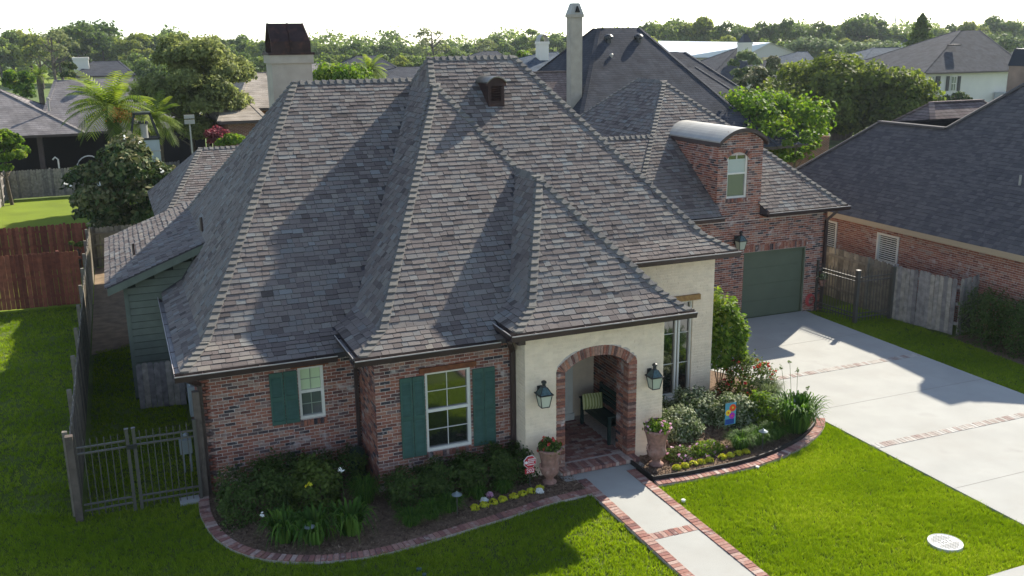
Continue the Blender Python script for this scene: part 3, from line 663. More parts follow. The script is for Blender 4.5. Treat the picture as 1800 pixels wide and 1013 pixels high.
MB().box((11.2, 18.72, 2.56), (12.49, 18.9, 2.69)).build('lintel', WOODM, HOUSE)
# dormer window with a low arched head
b = MB(); x0, x1, z0, z1 = DRW; y = 24.02
b.box((x0, y, z0), (x0+.05, y+.08, z1)); b.box((x1-.05, y, z0), (x1, y+.08, z1)); b.box((x0+.05, y, z0), (x1-.05, y+.08, z0+.05)); b.box((x0+.05, y, 4.61), (x1-.05, y+.07, 4.66))
xs = np.linspace(x0, x1, 13); az = lambda x: z1+.17*(1-(2*(x-x0)/(x1-x0)-1)**2)
for xa, xb in zip(xs, xs[1:]): b.prism([(xa, az(xa)-.05), (xb, az(xb)-.05), (xb, az(xb)), (xa, az(xa))], 'y', y, y+.081)
dw = b.build('window', WHITE, HOUSE)
MB().box((x0+.05, y+.04, z0+.05), (x1-.05, y+.05, 4.61)).build('pane', GLG, dw)
MB().box((x0+.05, y+.041, 4.66), (x1-.05, y+.05, z1-.12)).build('blind', mat('pale_blind', [(.42, .47, .40)], rough=.8), dw)
p = MB()
for xa, xb in zip(xs[:-1], xs[1:]): p.prism([(xa, z1-.12), (xb, z1-.12), (xb, az(xb)-.03), (xa, az(xa)-.03)], 'y', y+.045, y+.05)
p.build('pane', GL, dw); MB().box((17.11, y+.02, z1-.12), (17.13, y+.043, z1+.15)).build('muntin', WHITE, dw)
b = MB()
xs = np.linspace(DRW[0]-.02, DRW[1]+.02, 9)
b.box((x0-.03, 24.0, z1), (x0, 24.12, z1+.02))
# garage doors
for (x0, x1, z0, z1) in (G1, G2):
    b = MB(); b.box((x0+.02, 24.10, 0.015), (x1-.02, 24.12, z1), .5)
    d = b.build('garage_door', GDOOR, HOUSE); nr = 4
    for i in range(nr):
        a = .02+(z1-.04)*i/nr; MB().box((x0+.03, 24.085, a+.006), (x1-.03, 24.099, a+(z1-.04)/nr-.006)).build('panel', GDOOR, d)
    b = MB(); b.box((x0, 24.0, 0), (x0+.05, 24.1, z1)); b.box((x1-.05, 24.0, 0), (x1, 24.1, z1)); b.box((x0+.05, 24.0, z1-.05), (x1-.05, 24.1, z1)); b.build('door_frame', GDOOR, HOUSE)
# green clapboard side bay
gx0, gx1, gy = -.18, 1.0, 24.6
b = MB(); V = [(gx0, gy, 0), (2.4, gy, 0), (2.4, gy, shed_z(2.4)-.17), (gx0, gy, shed_z(gx0)-.17)]
V += [(p[0], gy+6, p[2]) for p in V]; b.add(V, [(0, 1, 2, 3), (5, 4, 7, 6), (4, 0, 3, 7), (3, 2, 6, 7), (1, 5, 6, 2)])
gb = b.build('side_bay', mat('lap_shade_backing', [(.035, .042, .032)], rough=.95), HOUSE); z = .05  # near-black backing seen between boards paints the shadow line under each lap
while z < 3.7:
    za = z+.175; xm = gx0+.08
    zl = lambda x: shed_z(x)-.18
    if za > zl(xm): xm = min((za-2.79)/.385-.52, 2.3)
    if xm < 2.2: MB().add([(xm, gy-.040, z), (2.35, gy-.040, z), (2.35, gy-.030, za-.016), (xm, gy-.030, za-.016), (xm, gy, z), (2.35, gy, z), (2.35, gy, za-.016), (xm, gy, za-.016)], [(0, 1, 2, 3), (4, 5, 1, 0), (4, 0, 3, 7), (3, 2, 6, 7)], random.random()).build('siding_board', SIDE, gb, origin=(xm, gy, z))
    z = za
MB().box((gx0-.02, gy-.05, 0), (gx0+.08, gy+.08, 2.92)).build('corner_board', SIDE, gb)
MB().add([(-.55, 24.26, shed_z(-.55)-.2), (3.3, 24.26, shed_z(3.3)-.2), (3.3, 24.26, shed_z(3.3)-.02), (-.55, 24.26, shed_z(-.55)-.02), (-.55, 24.6, shed_z(-.55)-.2), (3.3, 24.6, shed_z(3.3)-.2)], [(0, 1, 2, 3), (4, 5, 1, 0)]).build('rake_board', SIDE, HOUSE)
# ------------------------------------------------------------------ gutters, fascia, downspouts
def gutter(a, b_, out, cut=None):
    """trough along a->b, out = outward unit (x,y); z given is the roof edge"""
    a = np.array(a, float); b_ = np.array(b_, float); o = A3(out[0], out[1], 0); t = (b_-a); L = np.linalg.norm(t); t /= L
    def P(s, d, h): return a+t*s+o*d+A3(0, 0, h)
    prof = [(0, -.13), (.10, -.13), (.13, -.02), (.13, .0), (.118, .0), (.115, -.02), (.09, -.105), (.0, -.105)]
    m = MB(); n = len(prof); V = [P(0, *q) for q in prof]+[P(L, *q) for q in prof]
    for i in range(n): j = (i+1) % n; m.add([V[i], V[j], V[n+j], V[n+i]], [(0, 1, 2, 3)], .5, 0 if i in (0, 1, 7) else 1)
    m.add([V[i] for i in range(3)]+[V[7]], [(0, 1, 2, 3)]); m.add([V[n+i] for i in range(3)]+[V[n+7]], [(0, 1, 2, 3)])
    m.quad(P(0, .002, -.14), P(L, .002, -.14), P(L, .002, .03), P(0, .002, .03), .5, 0)
    m.quad(P(0, -.40, -.135), P(L, -.40, -.135), P(L, .0, -.135), P(0, .0, -.135), .5, 0)
    g = m.build('gutter', [BROWN, GUT], HOUSE); h = MB(); s = .5
    while s < L-.2: h.obox(P(s, .065, -.008), t*.012, o*.062, A3(0, 0, .006)); s += 1.05
    if h.v: h.build('hanger', BROWN, g)
gutter((.55, 17.95, 2.66), (3.58, 17.95, 2.66), (0, -1)); gutter((.68, 17.9, 2.66), (.68, 24.1, 2.66), (-1, 0))
gutter((3.62, 16.63, 2.94), (6.50, 16.63, 2.94), (0, -1)); gutter((3.76, 16.6, 2.94), (3.76, 18.3, 2.94), (-1, 0))
gutter((6.49, 16.04, 3.21), (10.56, 16.04, 3.21), (0, -1)); gutter((6.62, 16.0, 3.21), (6.62, 16.95, 3.21), (-1, 0)); gutter((10.46, 16.04, 3.21), (10.46, 18.4, 3.21), (1, 0))
gutter((10.0, 18.42, 3.74), (13.28, 18.42, 3.74), (0, -1)); gutter((13.18, 18.42, 3.74), (13.18, 22.4, 3.74), (1, 0))
gutter((12.9, 23.61, 3.44), (16.42, 23.61, 3.44), (0, -1)); gutter((18.0, 23.61, 3.44), (21.08, 23.61, 3.44), (0, -1)); gutter((20.98, 23.6, 3.44), (20.98, 34, 3.44), (1, 0))
def downspout(pts, r=.04): MB().tube(pts, r, 6).build('downspout', BROWN, HOUSE)
b = MB(); b.beam((6.89, 16.90, .05), (6.89, 16.90, 2.6), .09, .09); b.beam((6.89, 16.90, 2.6), (6.72, 16.62, 2.86), .09); b.beam((6.72, 16.62, 2.84), (6.72, 16.62, 3.08), .1); b.build('downspout', BROWN, HOUSE)
b = MB(); b.beam((.99, 18.27, .05), (.99, 18.27, 2.3), .085, .085); b.beam((.99, 18.27, 2.3), (.8, 18.0, 2.5), .085); b.build('downspout', BROWN, HOUSE)
b = MB(); b.beam((20.55, 23.93, .05), (20.55, 23.93, 2.95), .085, .085); b.beam((20.55, 23.93, 2.95), (20.75, 23.68, 3.28), .085); b.build('downspout', BROWN, HOUSE)
b = MB(); b.beam((4.02, 18.30, 0.05), (4.02, 18.30, 2.5), .07, .07); b.build('downspout', BROWN, HOUSE)
# timber bracket at the entry corner
MB().box((6.80, 16.36, 2.86), (6.949, 16.6, 3.06)).build('bracket', BROWN, HOUSE)
# ------------------------------------------------------------------ roof furniture (parts of the house)
b = MB()   # louvred copper vent dormer
vx0, vx1, vy, vz0, vz1 = 8.72, 9.15, 22.76, 6.95, 7.58
b.box((vx0, vy, vz0), (vx0+.08, vy+.1, vz1)); b.box((vx1-.08, vy, vz0), (vx1, vy+.1, vz1)); b.box((vx0+.08, vy, vz0), (vx1-.08, vy+.1, vz0+.16))
b.prism([(vy+.1, vz0), (vy+.1, vz1), (vy+.95, vz1)], 'x', vx0, vx0+.03); b.prism([(vy+.1, vz0), (vy+.1, vz1), (vy+.95, vz1)], 'x', vx1-.03, vx1)
b.box((vx0+.08, vy+.08, vz0+.1), (vx1-.08, vy+.1, vz1))
xs = np.linspace(vx0-.05, vx1+.05, 11); vt = lambda x: vz1-.03+.14*(1-(2*(x-vx0+.05)/(vx1-vx0+.1)-1)**2)
for xa, xb in zip(xs, xs[1:]): b.prism([(xa, vz1-.1), (xb, vz1-.1), (xb, vt(xb)), (xa, vt(xa))], 'y', vy-.005, vy+.09)
vd = b.build('roof_vent_dormer', RUST, HOUSE)
b = MB()
for xa, xb in zip(xs, xs[1:]): b.add([(xa, vy-.07, vt(xa)), (xb, vy-.07, vt(xb)), (xb, vy+1.15, vt(xb)), (xa, vy+1.15, vt(xa)), (xa, vy-.07, vt(xa)+.03), (xb, vy-.07, vt(xb)+.03), (xb, vy+1.15, vt(xb)+.03), (xa, vy+1.15, vt(xa)+.03)], [(0, 3, 2, 1), (4, 5, 6, 7), (0, 1, 5, 4)])
b.build('barrel_cap', mat('aged_copper_roof', [(.16, .15, .12)], rough=.35, metal=.6, noise=.3, nscale=8), vd)
for i in range(6): MB().obox(((vx0+vx1)/2, vy+.03, vz0+.2+.058*i), ((vx1-vx0)/2-.08, 0, 0), (0, .025, .018), (0, -.003, .005)).build('louvre', RUST, vd)
MB().quad((vx0-.12, vy-.03, vz0-.02), (vx1+.12, vy-.03, vz0-.02), (vx1+.12, vy+.1, vz0+.1), (vx0-.12, vy+.1, vz0+.1)).build('flashing', mat('lead_flashing', [(.12, .15, .15)], rough=.5), vd)
def chimney_main():
    x0, x1, y0, y1 = 4.12, 5.2, 27.0, 28.0
    b = MB(); b.box((x0, y0, 4.5), (x1, y1, 8.05)); c = b.build('chimney', STUC, HOUSE)
    MB().box((x0-.05, y0-.05, 8.05), (x1+.05, y1+.05, 8.27)).build('crown', STUC, c)
    MB().box((x0-.08, y0-.08, 8.27), (x1+.08, y1+.08, 8.33)).build('cap_base', RUST, c)
    h = MB(); ax0, ax1, t = x0+.03, x1-.02, 9.1; m_ = (ax0+ax1)/2
    # leaning sheet-metal hood: vertical skirt then sloped sides to a flat ridge
    def sheet(p): h.add(p+[(q[0], q[1]+.03 if q[1] < 27.5 else q[1]-.03, q[2]) for q in p], [(0, 1, 2, 3), (4, 7, 6, 5), (0, 4, 5, 1), (2, 6, 7, 3), (1, 5, 6, 2), (3, 7, 4, 0)])
    for xa, xb, k in ((ax0, m_, 0), (m_, ax1, 1)):
        sheet([(xa, y0, 8.33), (xb, y0, 8.33), (xb, y0, 8.62), (xa, y0, 8.62)])
        sheet([(xa, y0, 8.62), (xb, y0, 8.62), (xb-(.1 if k else .0), y0+.42, t), (xa+(.0 if k else -.0), y0+.42, t)])
        sheet([(xa, y1, 8.33), (xb, y1, 8.33), (xb, y1, 8.62), (xa, y1, 8.62)])
        sheet([(xa, y1, 8.62), (xb, y1, 8.62), (xb-(.1 if k else .0), y1-.42, t), (xa, y1-.42, t)])
    h.add([(ax0, y0+.42, t), (ax1-.1, y0+.42, t), (ax1-.1, y1-.42, t), (ax0, y1-.42, t)], [(0, 1, 2, 3)])
    h.beam((m_, y0-.02, 8.33), (m_, y0-.02, 8.62), .03); h.beam((m_, y0-.02, 8.62), (m_, y0+.4, t+.01), .03)
    h.beam((ax1, y0+.01, 8.33), (ax1, y0+.01, 8.62), .03); h.beam((ax1, y0+.01, 8.62), (ax1-.1, y0+.4, t), .03)
    h.beam((ax0, y0+.01, 8.33), (ax0, y0+.01, 8.62), .03); h.beam((ax0, y0+.01, 8.62), (ax0, y0+.42, t), .03); h.beam((ax0, y1, 8.33), (ax0, y1, 8.62), .03); h.beam((ax0, y1, 8.62), (ax0, y1-.42, t), .03)
    h.build('hood', RUST, c)
chimney_main()
MB().tube([(.15, 26.6, 3.2), (.15, 26.6, 3.55)], .035).build('vent_pipe', BROWN, HOUSE)
MB().tube([(1.72, 24.0, 4.2), (1.72, 24.0, 4.55)], .035).build('vent_pipe', BROWN, HOUSE)
# ------------------------------------------------------------------ lanterns, hung by the doors
def lantern(name, label, c, wall_y, m=BLACK, s=1.):
    t = thing(name, label, 'lantern', tuple(c)); x, y, z = c
    g = MB(); w, w2, h = .125*s, .082*s, .26*s
    def fr(b, zt, wt, zb, wb, th=.012):
        for sx in (-1, 1):
            for sy in (-1, 1): b.beam((x+sx*wt, y+sy*wt, zt), (x+sx*wb, y+sy*wb, zb), th*s)
    def ring(b, zz, ww, th=.014):
        b.beam((x-ww, y-ww, zz), (x+ww, y-ww, zz), th*s); b.beam((x-ww, y+ww, zz), (x+ww, y+ww, zz), th*s); b.beam((x-ww, y-ww, zz), (x-ww, y+ww, zz), th*s); b.beam((x+ww, y-ww, zz), (x+ww, y+ww, zz), th*s)
    f = MB(); fr(f, z, w, z-h, w2); ring(f, z, w*1.12, .02); ring(f, z-h, w2); f.box((x-w2, y-w2, z-h-.012), (x+w2, y+w2, z-h)); fr(f, z+.14*s, .05*s, z, w)
    f.build('frame', m, t)
    r = MB(); zt = z+.14*s; q = .048*s
    for (dx0, dy0), (dx1, dy1) in (((-1, -1), (1, -1)), ((1, -1), (1, 1)), ((1, 1), (-1, 1)), ((-1, 1), (-1, -1))):
        r.quad((x+dx0*w, y+dy0*w, z), (x+dx1*w, y+dy1*w, z), (x+dx1*q, y+dy1*q, zt), (x+dx0*q, y+dy0*q, zt))
    r.build('hood', COPP, t)
    MB().lathe((x, y, zt), [(.05*s, 0), (.035*s, .03*s), (.035*s, .08*s), (.055*s, .085*s), (.05*s, .12*s), (.015*s, .14*s)], 12).build('finial', m, t)
    p = MB()
    for (dx0, dy0), (dx1, dy1) in (((-1, -1), (1, -1)), ((1, -1), (1, 1)), ((-1, 1), (-1, -1))):
        p.quad((x+dx0*w2*.96, y+dy0*w2*.96, z-h), (x+dx1*w2*.96, y+dy1*w2*.96, z-h), (x+dx1*w*.96, y+dy1*w*.96, z), (x+dx0*w*.96, y+dy0*w*.96, z))
    p.build('pane', mat('lantern_glass', [(.42, .46, .36)], rough=.15, spec=.6) if 'lantern_glass' not in bpy.data.materials else bpy.data.materials['lantern_glass'], t)
    k = MB(); k.beam((x, y+w, z-.02), (x, wall_y, z-.02), .03*s); k.box((x-.05*s, wall_y-.02, z-.16*s), (x+.05*s, wall_y+.002, z+.1*s)); k.build('bracket', m, t)
lantern('wall_lantern', 'patina copper gas lantern on cream wall left of the arched entry', (7.25, 16.17, 1.87), 16.395)
lantern('wall_lantern', 'patina copper gas lantern on cream wall right of the arched entry', (9.74, 16.17, 1.87), 16.395)
lantern('wall_lantern', 'dark lantern on red brick pier beside the green garage door', (17.16, 23.7, 2.64), 23.965, s=1.05)
# ------------------------------------------------------------------ ground, lawns, drive, walk
def poly_sheet(name, pts, z, m, kind='structure', parent=None, th=0.):
    b = MB(); n = len(pts)
    if th: b.prism(pts, 'z', z-th, z)
    else: b.add([(p[0], p[1], z) for p in pts], [tuple(range(n))])
    return b.build(name, m, parent, kind=kind)
poly_sheet('ground', [(-900, -60), (900, -60), (900, 1500), (-900, 1500)], -.06, GROUND)
LEFTBED = [(.98, 18.34), (.94, 17.41), (1.12, 16.4), (1.52, 15.69), (2.12, 15.22), (2.85, 14.96), (3.64, 14.88), (4.75, 15.03), (5.93, 15.22), (6.94, 15.4), (7.85, 15.46)]
RIGHTBED = [(9.24, 15.24), (10.25, 15.16), (11.68, 15.21), (12.99, 15.59), (13.89, 16.12), (14.36, 16.6)]
def smooth_line(P, step=.1):
    P = [np.array(p, float) for p in P]; out = []
    for i in range(len(P)-1):
        p0 = P[max(i-1, 0)]; p1 = P[i]; p2 = P[i+1]; p3 = P[min(i+2, len(P)-1)]
        n = max(2, int(np.linalg.norm(p2-p1)/step))
        for k in range(n):
            t = k/n; out.append(.5*((2*p1)+(-p0+p2)*t+(2*p0-5*p1+4*p2-p3)*t*t+(-p0+3*p1-3*p2+p3)*t**3))
    return out+[P[-1]]
LB = smooth_line(LEFTBED); RB = smooth_line(RIGHTBED)
lawn = poly_sheet('lawn', [(-9.5, 4), (31, 4), (31, 34.9), (-9.5, 34.9)], -.02, LAWN)
poly_sheet('bare_ground', [(-1.27, 28.8), (-.2, 29.3), (.5, 40.8), (-1.27, 40.8)], .0, mat('bare_dirt', [(.20, .145, .09)], rough=1, noise=.3, nscale=3, bump=.5))
poly_sheet('back_lawn', [(-30, 34.9), (40, 34.9), (40, 61.8), (-30, 61.8)], -.03, FARG)
bedL = poly_sheet('planting_bed', [tuple(p) for p in LB]+[(7.85, 17.1), (6.9, 17.1), (4.0, 18.4), (1.0, 18.4)], .025, MULCH)
bedR = poly_sheet('planting_bed', [tuple(p) for p in RB]+[(14.36, 19.6), (13.4, 21.5), (12.8, 21.5), (12.8, 18.9), (10, 18.9), (10, 16.5), (9.24, 16.5)], .025, MULCH)
drive = poly_sheet('driveway', [(14.4, 2), (19.95, 2), (19.95, 23.5), (20.0, 24.0), (12.9, 24.0), (12.9, 21.5), (13.4, 21.5), (14.4, 19.6)], .03, CONC, th=.1)
walk = poly_sheet('walkway', [(8.04, 10.0), (8.96, 10.0), (8.96, 16.15), (8.04, 16.15)], .032, CONC, th=.1)
poly_sheet('walkway', [(7.6, 15.92), (9.45, 15.92), (9.45, 16.42), (7.6, 16.42)], .028, CONC, th=.1)
poly_sheet('sidewalk', [(-20, 8.3), (14.39, 8.3), (14.39, 10.05), (-20, 9.75)], .03, CONC, th=.1)
# joints saw-cut in the drive are built as dark shallow grooves proud by nothing: thin strips of sand
JOINT = mat('joint_sand', [(.27, .26, .23)], rough=1)
for y in (16.95, 12.6, 21.3): MB().box((14.42, y, .028), (19.93, y+.012, .0325)).build('joint', JOINT, drive)
def cross_band(par, x0, x1, y, w=.22, bw=.1, z=.032, m=None):
    x = x0
    while x < x1-.04:
        e = min(x+bw-.012, x1)
        MB().box((x, y-w/2+random.uniform(-.006, .006), z-.02), (e, y+w/2+random.uniform(-.006, .006), z+.006+random.uniform(-.002, .002)), min(1, random.random())).build('brick', m or PAV, par, origin=((x+e)/2, y, z)); x += bw
cross_band(drive, 14.42, 19.93, 19.12, m=PAVD); cross_band(drive, 14.42, 19.93, 14.78, m=PAVD); cross_band(walk, 8.05, 8.95, 13.32)
# brick borders
EB = MB().box((-.045, -.1, -.03), (.045, .1, .035)); border = {}
def brick_line(name, label, line, off, side, grp='brick edging round the lawns and beds', w=.1):
    t = thing(name, label, 'brick edging', (line[0][0], line[0][1], 0), grp)
    pts = [np.array(p, float) for p in line]; d = 0; nxt = w/2; i = 0
    L = [0]
    for a, e in zip(pts, pts[1:]): L.append(L[-1]+np.linalg.norm(e-a))
    s = w/2; base = MB()
    while s < L[-1]:
        k = max(j for j in range(len(L)) if L[j] <= s); k = min(k, len(pts)-2)
        tt = (pts[k+1]-pts[k])/max(np.linalg.norm(pts[k+1]-pts[k]), 1e-6); p = pts[k]+tt*(s-L[k]); nn = A3(-tt[1], tt[0], 0)[:2]*side
        c = p+nn*off; tn = float(np.clip(rng.normal(.5, .28), 0, 1)); hz = random.uniform(-.004, .004)
        tx = A3(tt[0], tt[1], 0); ty = A3(nn[0], nn[1], 0)
        MB().obox((c[0], c[1], .015+hz), tx*(w/2-.006), ty*.095, A3(0, 0, .034), tn).build('brick', PAV, t, origin=(c[0], c[1], 0)); s += w
        base.obox((c[0], c[1], -.005), tx*w/2, ty*.1, A3(0, 0, .032))
    base.build('mortar_bed', MO, t, kind='stuff'); return t
brick_line('brick_edging', 'curved brick edging round the planting bed under the shuttered windows', LB, .1, -1)
brick_line('brick_edging', 'curved brick edging round the flower bed by the driveway', RB, .1, -1)
brick_line('brick_edging', 'straight brick border on the left side of the front walk', [(7.94, 10.06), (7.94, 15.9)], 0, 1)
brick_line('brick_edging', 'straight brick border on the right side of the front walk', [(9.06, 10.06), (9.06, 15.9)], 0, 1)
BEDG = mat('bed_edging', [(.02, .017, .015)], rough=.7)
b = MB()
for a, e in zip(RB, RB[1:]): b.beam((a[0], a[1]+.03, .06), (e[0], e[1]+.03, .06), .03, .12)
b.beam((9.24, 15.26, .06), (9.2, 16.3, .06), .03, .12); tag(b.build('edging_strip', BEDG), 'black edging strip between the mulch and the brick border', 'edging')
# manhole in the right lawn
mh = thing('manhole_cover', 'round white manhole cover set in the sunlit front lawn', 'manhole', (12.63, 11.12, 0))
MHM = mat('white_cast', [(.62, .62, .58)], rough=.7, noise=.08, nscale=20)
b = MB().lathe((12.63, 11.12, 0), [(.29, -.02), (.29, .04), (.275, .045), (.27, .035)], 40); b.build('rim', MHM, mh)
b = MB(); b.lathe((12.63, 11.12, 0), [(.265, -.02), (.265, .037), (.0, .037)], 36); b.build('lid', MHM, mh)
DKP = mat('cast_relief', [(.30, .30, .28)], rough=.8)
b = MB()
for i in range(-6, 7):
    for j in range(-6, 7):
        x, y = i*.038, j*.038
        if math.hypot(x, y) < .235 and abs(y) > .06: b.obox((12.63+x, 11.12+y, .04), (.012, .006, 0), (-.004, .008, 0), (0, 0, .004), .5)
b.build('tread', DKP, mh, kind='stuff')
def text(s, size, loc, rot, m, parent=None, name='lettering', ext=.002, align='CENTER'):
    c = bpy.data.curves.new(name, 'FONT'); c.body = s; c.size = size; c.extrude = ext; c.align_x = align; c.align_y = 'CENTER'; c.resolution_u = 2
    o = bpy.data.objects.new(name, c); COL.objects.link(o); dg = bpy.context.evaluated_depsgraph_get(); me = bpy.data.meshes.new_from_object(o.evaluated_get(dg))
    bpy.data.objects.remove(o); me.materials.clear(); me.materials.append(m); o = bpy.data.objects.new(name, me); COL.objects.link(o)
    o.rotation_euler = rot; o.location = loc
    if parent is not None:
        o.parent = parent; o.location = Vector(loc)-parent.location
    return o
b = MB()   # worn raised characters across the middle, too worn to read
for i, dx in enumerate((-.13, -.075, -.02, .04, .10)):
    b.box((12.63+dx, 11.075, .036), (12.63+dx+.012, 11.165, .043)); b.box((12.63+dx+.014, 11.15-.03*(i % 3), .036), (12.63+dx+.04, 11.162-.03*(i % 3), .043))
b.build('worn_lettering', DKP, mh)
# ------------------------------------------------------------------ fences
def picket_me(w, h, m, tone, th=.018, dog=True):
    b = MB(); x = w/2-.004
    if dog: b.prism([(-x, 0), (x, 0), (x, h-.04), (x-.035, h), (-x+.035, h), (-x, h-.04)], 'y', -th/2, th/2, tone)
    else: b.box((-x, -th/2, 0), (x, th/2, h), tone)
    me = bpy.data.meshes.new('picket'); me.from_pydata(b.v, [], b.f); at = me.attributes.new('tone', 'FLOAT', 'FACE'); at.data.foreach_set('value', b.t); me.materials.append(m); return me
def wood_fence(label, a, e, h, m, w=.14, group=None, posts=True, rails_side=1, jitter=.02):
    a = A3(*a, 0); e = A3(*e, 0); t = e-a; L = np.linalg.norm(t); t /= L; ang = math.atan2(t[1], t[0]); n = A3(-t[1], t[0], 0)*rails_side
    f = thing('wood_fence', label, 'fence', tuple(a), group); N = int(L/w)
    mes = [picket_me(w, h+random.uniform(-jitter, jitter), m, tn) for tn in (0., .15, .3, .45, .6, .75, .9, 1.)]
    for i in range(N):
        c = a+t*(i+.5)*w; o = link('picket', random.choice(mes), f, loc=(c[0], c[1], random.uniform(-.01, .01))); o.rotation_euler = (random.uniform(-.012, .012), random.uniform(-.008, .008), ang)
    for z in (.35, h*.55, h-.25): MB().beam(a+n*.035+A3(0, 0, z), e+n*.035+A3(0, 0, z), .04, .09, .4).build('rail', m, f)
    if posts:
        s = 0
        while s <= L+.01: c = a+t*s+n*.09; MB().box((c[0]-.045, c[1]-.045, 0), (c[0]+.045, c[1]+.045, h+.03), .5).build('post', m, f, origin=c); s += 2.4
    return f
wood_fence('long weathered cedar fence running back along the side yard, seen end on', (-1.34, 18.4), (-1.30, 40.9), 1.68, FEN, w=.145, rails_side=1)
wood_fence('reddish stained picket fence across the left neighbour yard, nearer one', (-9.4, 35.6), (-1.45, 35.1), 1.85, FENR, w=.14, rails_side=1)
wood_fence('dark shaded reddish fence just behind the nearer red fence', (-9.4, 41.3), (-1.4, 41.1), 1.8, FENR, w=.14, rails_side=1)
wood_fence('short golden cedar fence closing the far end of the side yard', (-1.25, 40.9), (1.0, 41.0), 1.6, FEN, w=.14, rails_side=-1)
wood_fence('pale weathered fence behind the bright green back lawn', (-6.1, 62.1), (3.5, 62.4), 1.62, FENG, w=.15, rails_side=1)
wood_fence('pale fence on the far left edge of the bright back lawn', (-6.15, 62.0), (-6.35, 50), 1.62, FENG, w=.15, rails_side=1)
wood_fence('small dark wooden screen in front of the green side bay', (-.12, 23.75), (.98, 23.65), 1.15, FENG, w=.135, posts=False, rails_side=1)
wood_fence('grey cedar fence along the brick neighbour house behind the iron fence', (21.95, 33.0), (21.95, 22.3), 1.7, FEN, w=.14, rails_side=-1)
wood_fence('grey weathered cedar fence at the lawn edge beside the clipped bushes', (21.86, 22.24), (22.27, 20.1), 1.7, FENG, w=.14, rails_side=1)
wood_fence('short return of grey cedar fence meeting the neighbour brick wall', (22.3, 20.07), (23.3, 20.3), 1.7, FENG, w=.14, rails_side=1, posts=False)
# iron gate and fences
def iron_panel(par, a, e, h, pitch=.115, top=.08, posts=()):
    a = A3(*a, 0); e = A3(*e, 0); t = e-a; L = np.linalg.norm(t); t /= L
    for z in (h-.14, h-.26, .30, .18): MB().beam(a+A3(0, 0, z), e+A3(0, 0, z), .032, .03).build('rail', IRON, par)
    n = max(1, round(L/pitch)); me = None
    for i in range(1, n):
        c = a+t*L*i/n
        if me is None:
            o = MB().box((-.008, -.008, .06), (.008, .008, h-.02)).add([(-.011, -.011, h-.02), (.011, -.011, h-.02), (.011, .011, h-.02), (-.011, .011, h-.02), (0, 0, h+.03)], [(0, 1, 4), (1, 2, 4), (2, 3, 4), (3, 0, 4)]).build('picket', IRON, par, origin=(0, 0, 0)); me = o.data
            o.location = Vector(c)-par.location
        else: link('picket', me, par, loc=c)
def ipost(par, c, h, w=.06): MB().box((c[0]-w/2, c[1]-w/2, 0), (c[0]+w/2, c[1]+w/2, h)).box((c[0]-w/2-.008, c[1]-w/2-.008, h), (c[0]+w/2+.008, c[1]+w/2+.008, h+.02)).build('post', IRON, par, origin=c)
g = thing('iron_gate', 'bronze iron double gate between the wood fence and the brick corner', 'gate', (-.3, 18.15, 0))
iron_panel(g, (-1.25, 18.16), (-.42, 18.16), 1.58); iron_panel(g, (-.28, 18.15), (.80, 18.12), 1.60)
for c in ((-.38, 18.16, 0), (-.26, 18.16, 0), (.82, 18.12, 0)): ipost(g, c, 1.66)
MB().box((-.40, 18.10, 1.28), (-.22, 18.125, 1.36)).build('latch', BLACK, g)
tag(MB().box((-1.42, 18.1, 0), (-1.29, 18.24, 1.7), .4).build('gate_post', POSTM), 'thick grey wooden post at the left end of the iron gate', 'post')
tag(MB().box((.84, 18.15, 0), (.97, 18.28, 2.2), .6).build('gate_post', POSTM), 'tall wooden post by the brick house corner and gas meter', 'post')
g = thing('iron_fence', 'dark iron fence closing the strip beside the garage corner', 'fence', (20.5, 22.3, 0))
iron_panel(g, (20.36, 23.9), (20.47, 22.36), 1.58); iron_panel(g, (20.53, 22.28), (21.83, 22.24), 1.58)
for c, w in (((20.5, 22.3, 0), .11), ((20.33, 23.93, 0), .06), ((21.83, 22.24, 0), .11)): ipost(g, c, 1.66, w)
# ------------------------------------------------------------------ small things
def urn(label, c, k, fl):
    t = thing('urn', label, 'urn', tuple(c))
    pr = [(.135, 0), (.14, .045), (.09, .07), (.075, .11), (.10, .16), (.165, .22), (.19, .30), (.175, .36), (.17, .45), (.20, .60), (.225, .68), (.235, .70), (.25, .72), (.25, .755), (.225, .77), (.205, .74), (.19, .70)]
    MB().lathe(c, [(r*k, z*k) for r, z in pr], 40, flute=.018, nf=14).build('bowl', TERRA, t, smooth=True)
    MB().lathe((c[0], c[1], c[2]+.72*k), [(.19*k, -.02), (.19*k, 0), (.01, .02)], 20).build('soil', MULCH, t)
    for sx in (-1, 1): MB().tube([(c[0]+sx*.17*k, c[1]-.02, .36*k), (c[0]+sx*.225*k, c[1]-.03, .42*k), (c[0]+sx*.21*k, c[1]-.03, .5*k)], .02, 6).build('handle', TERRA, t)
    return t
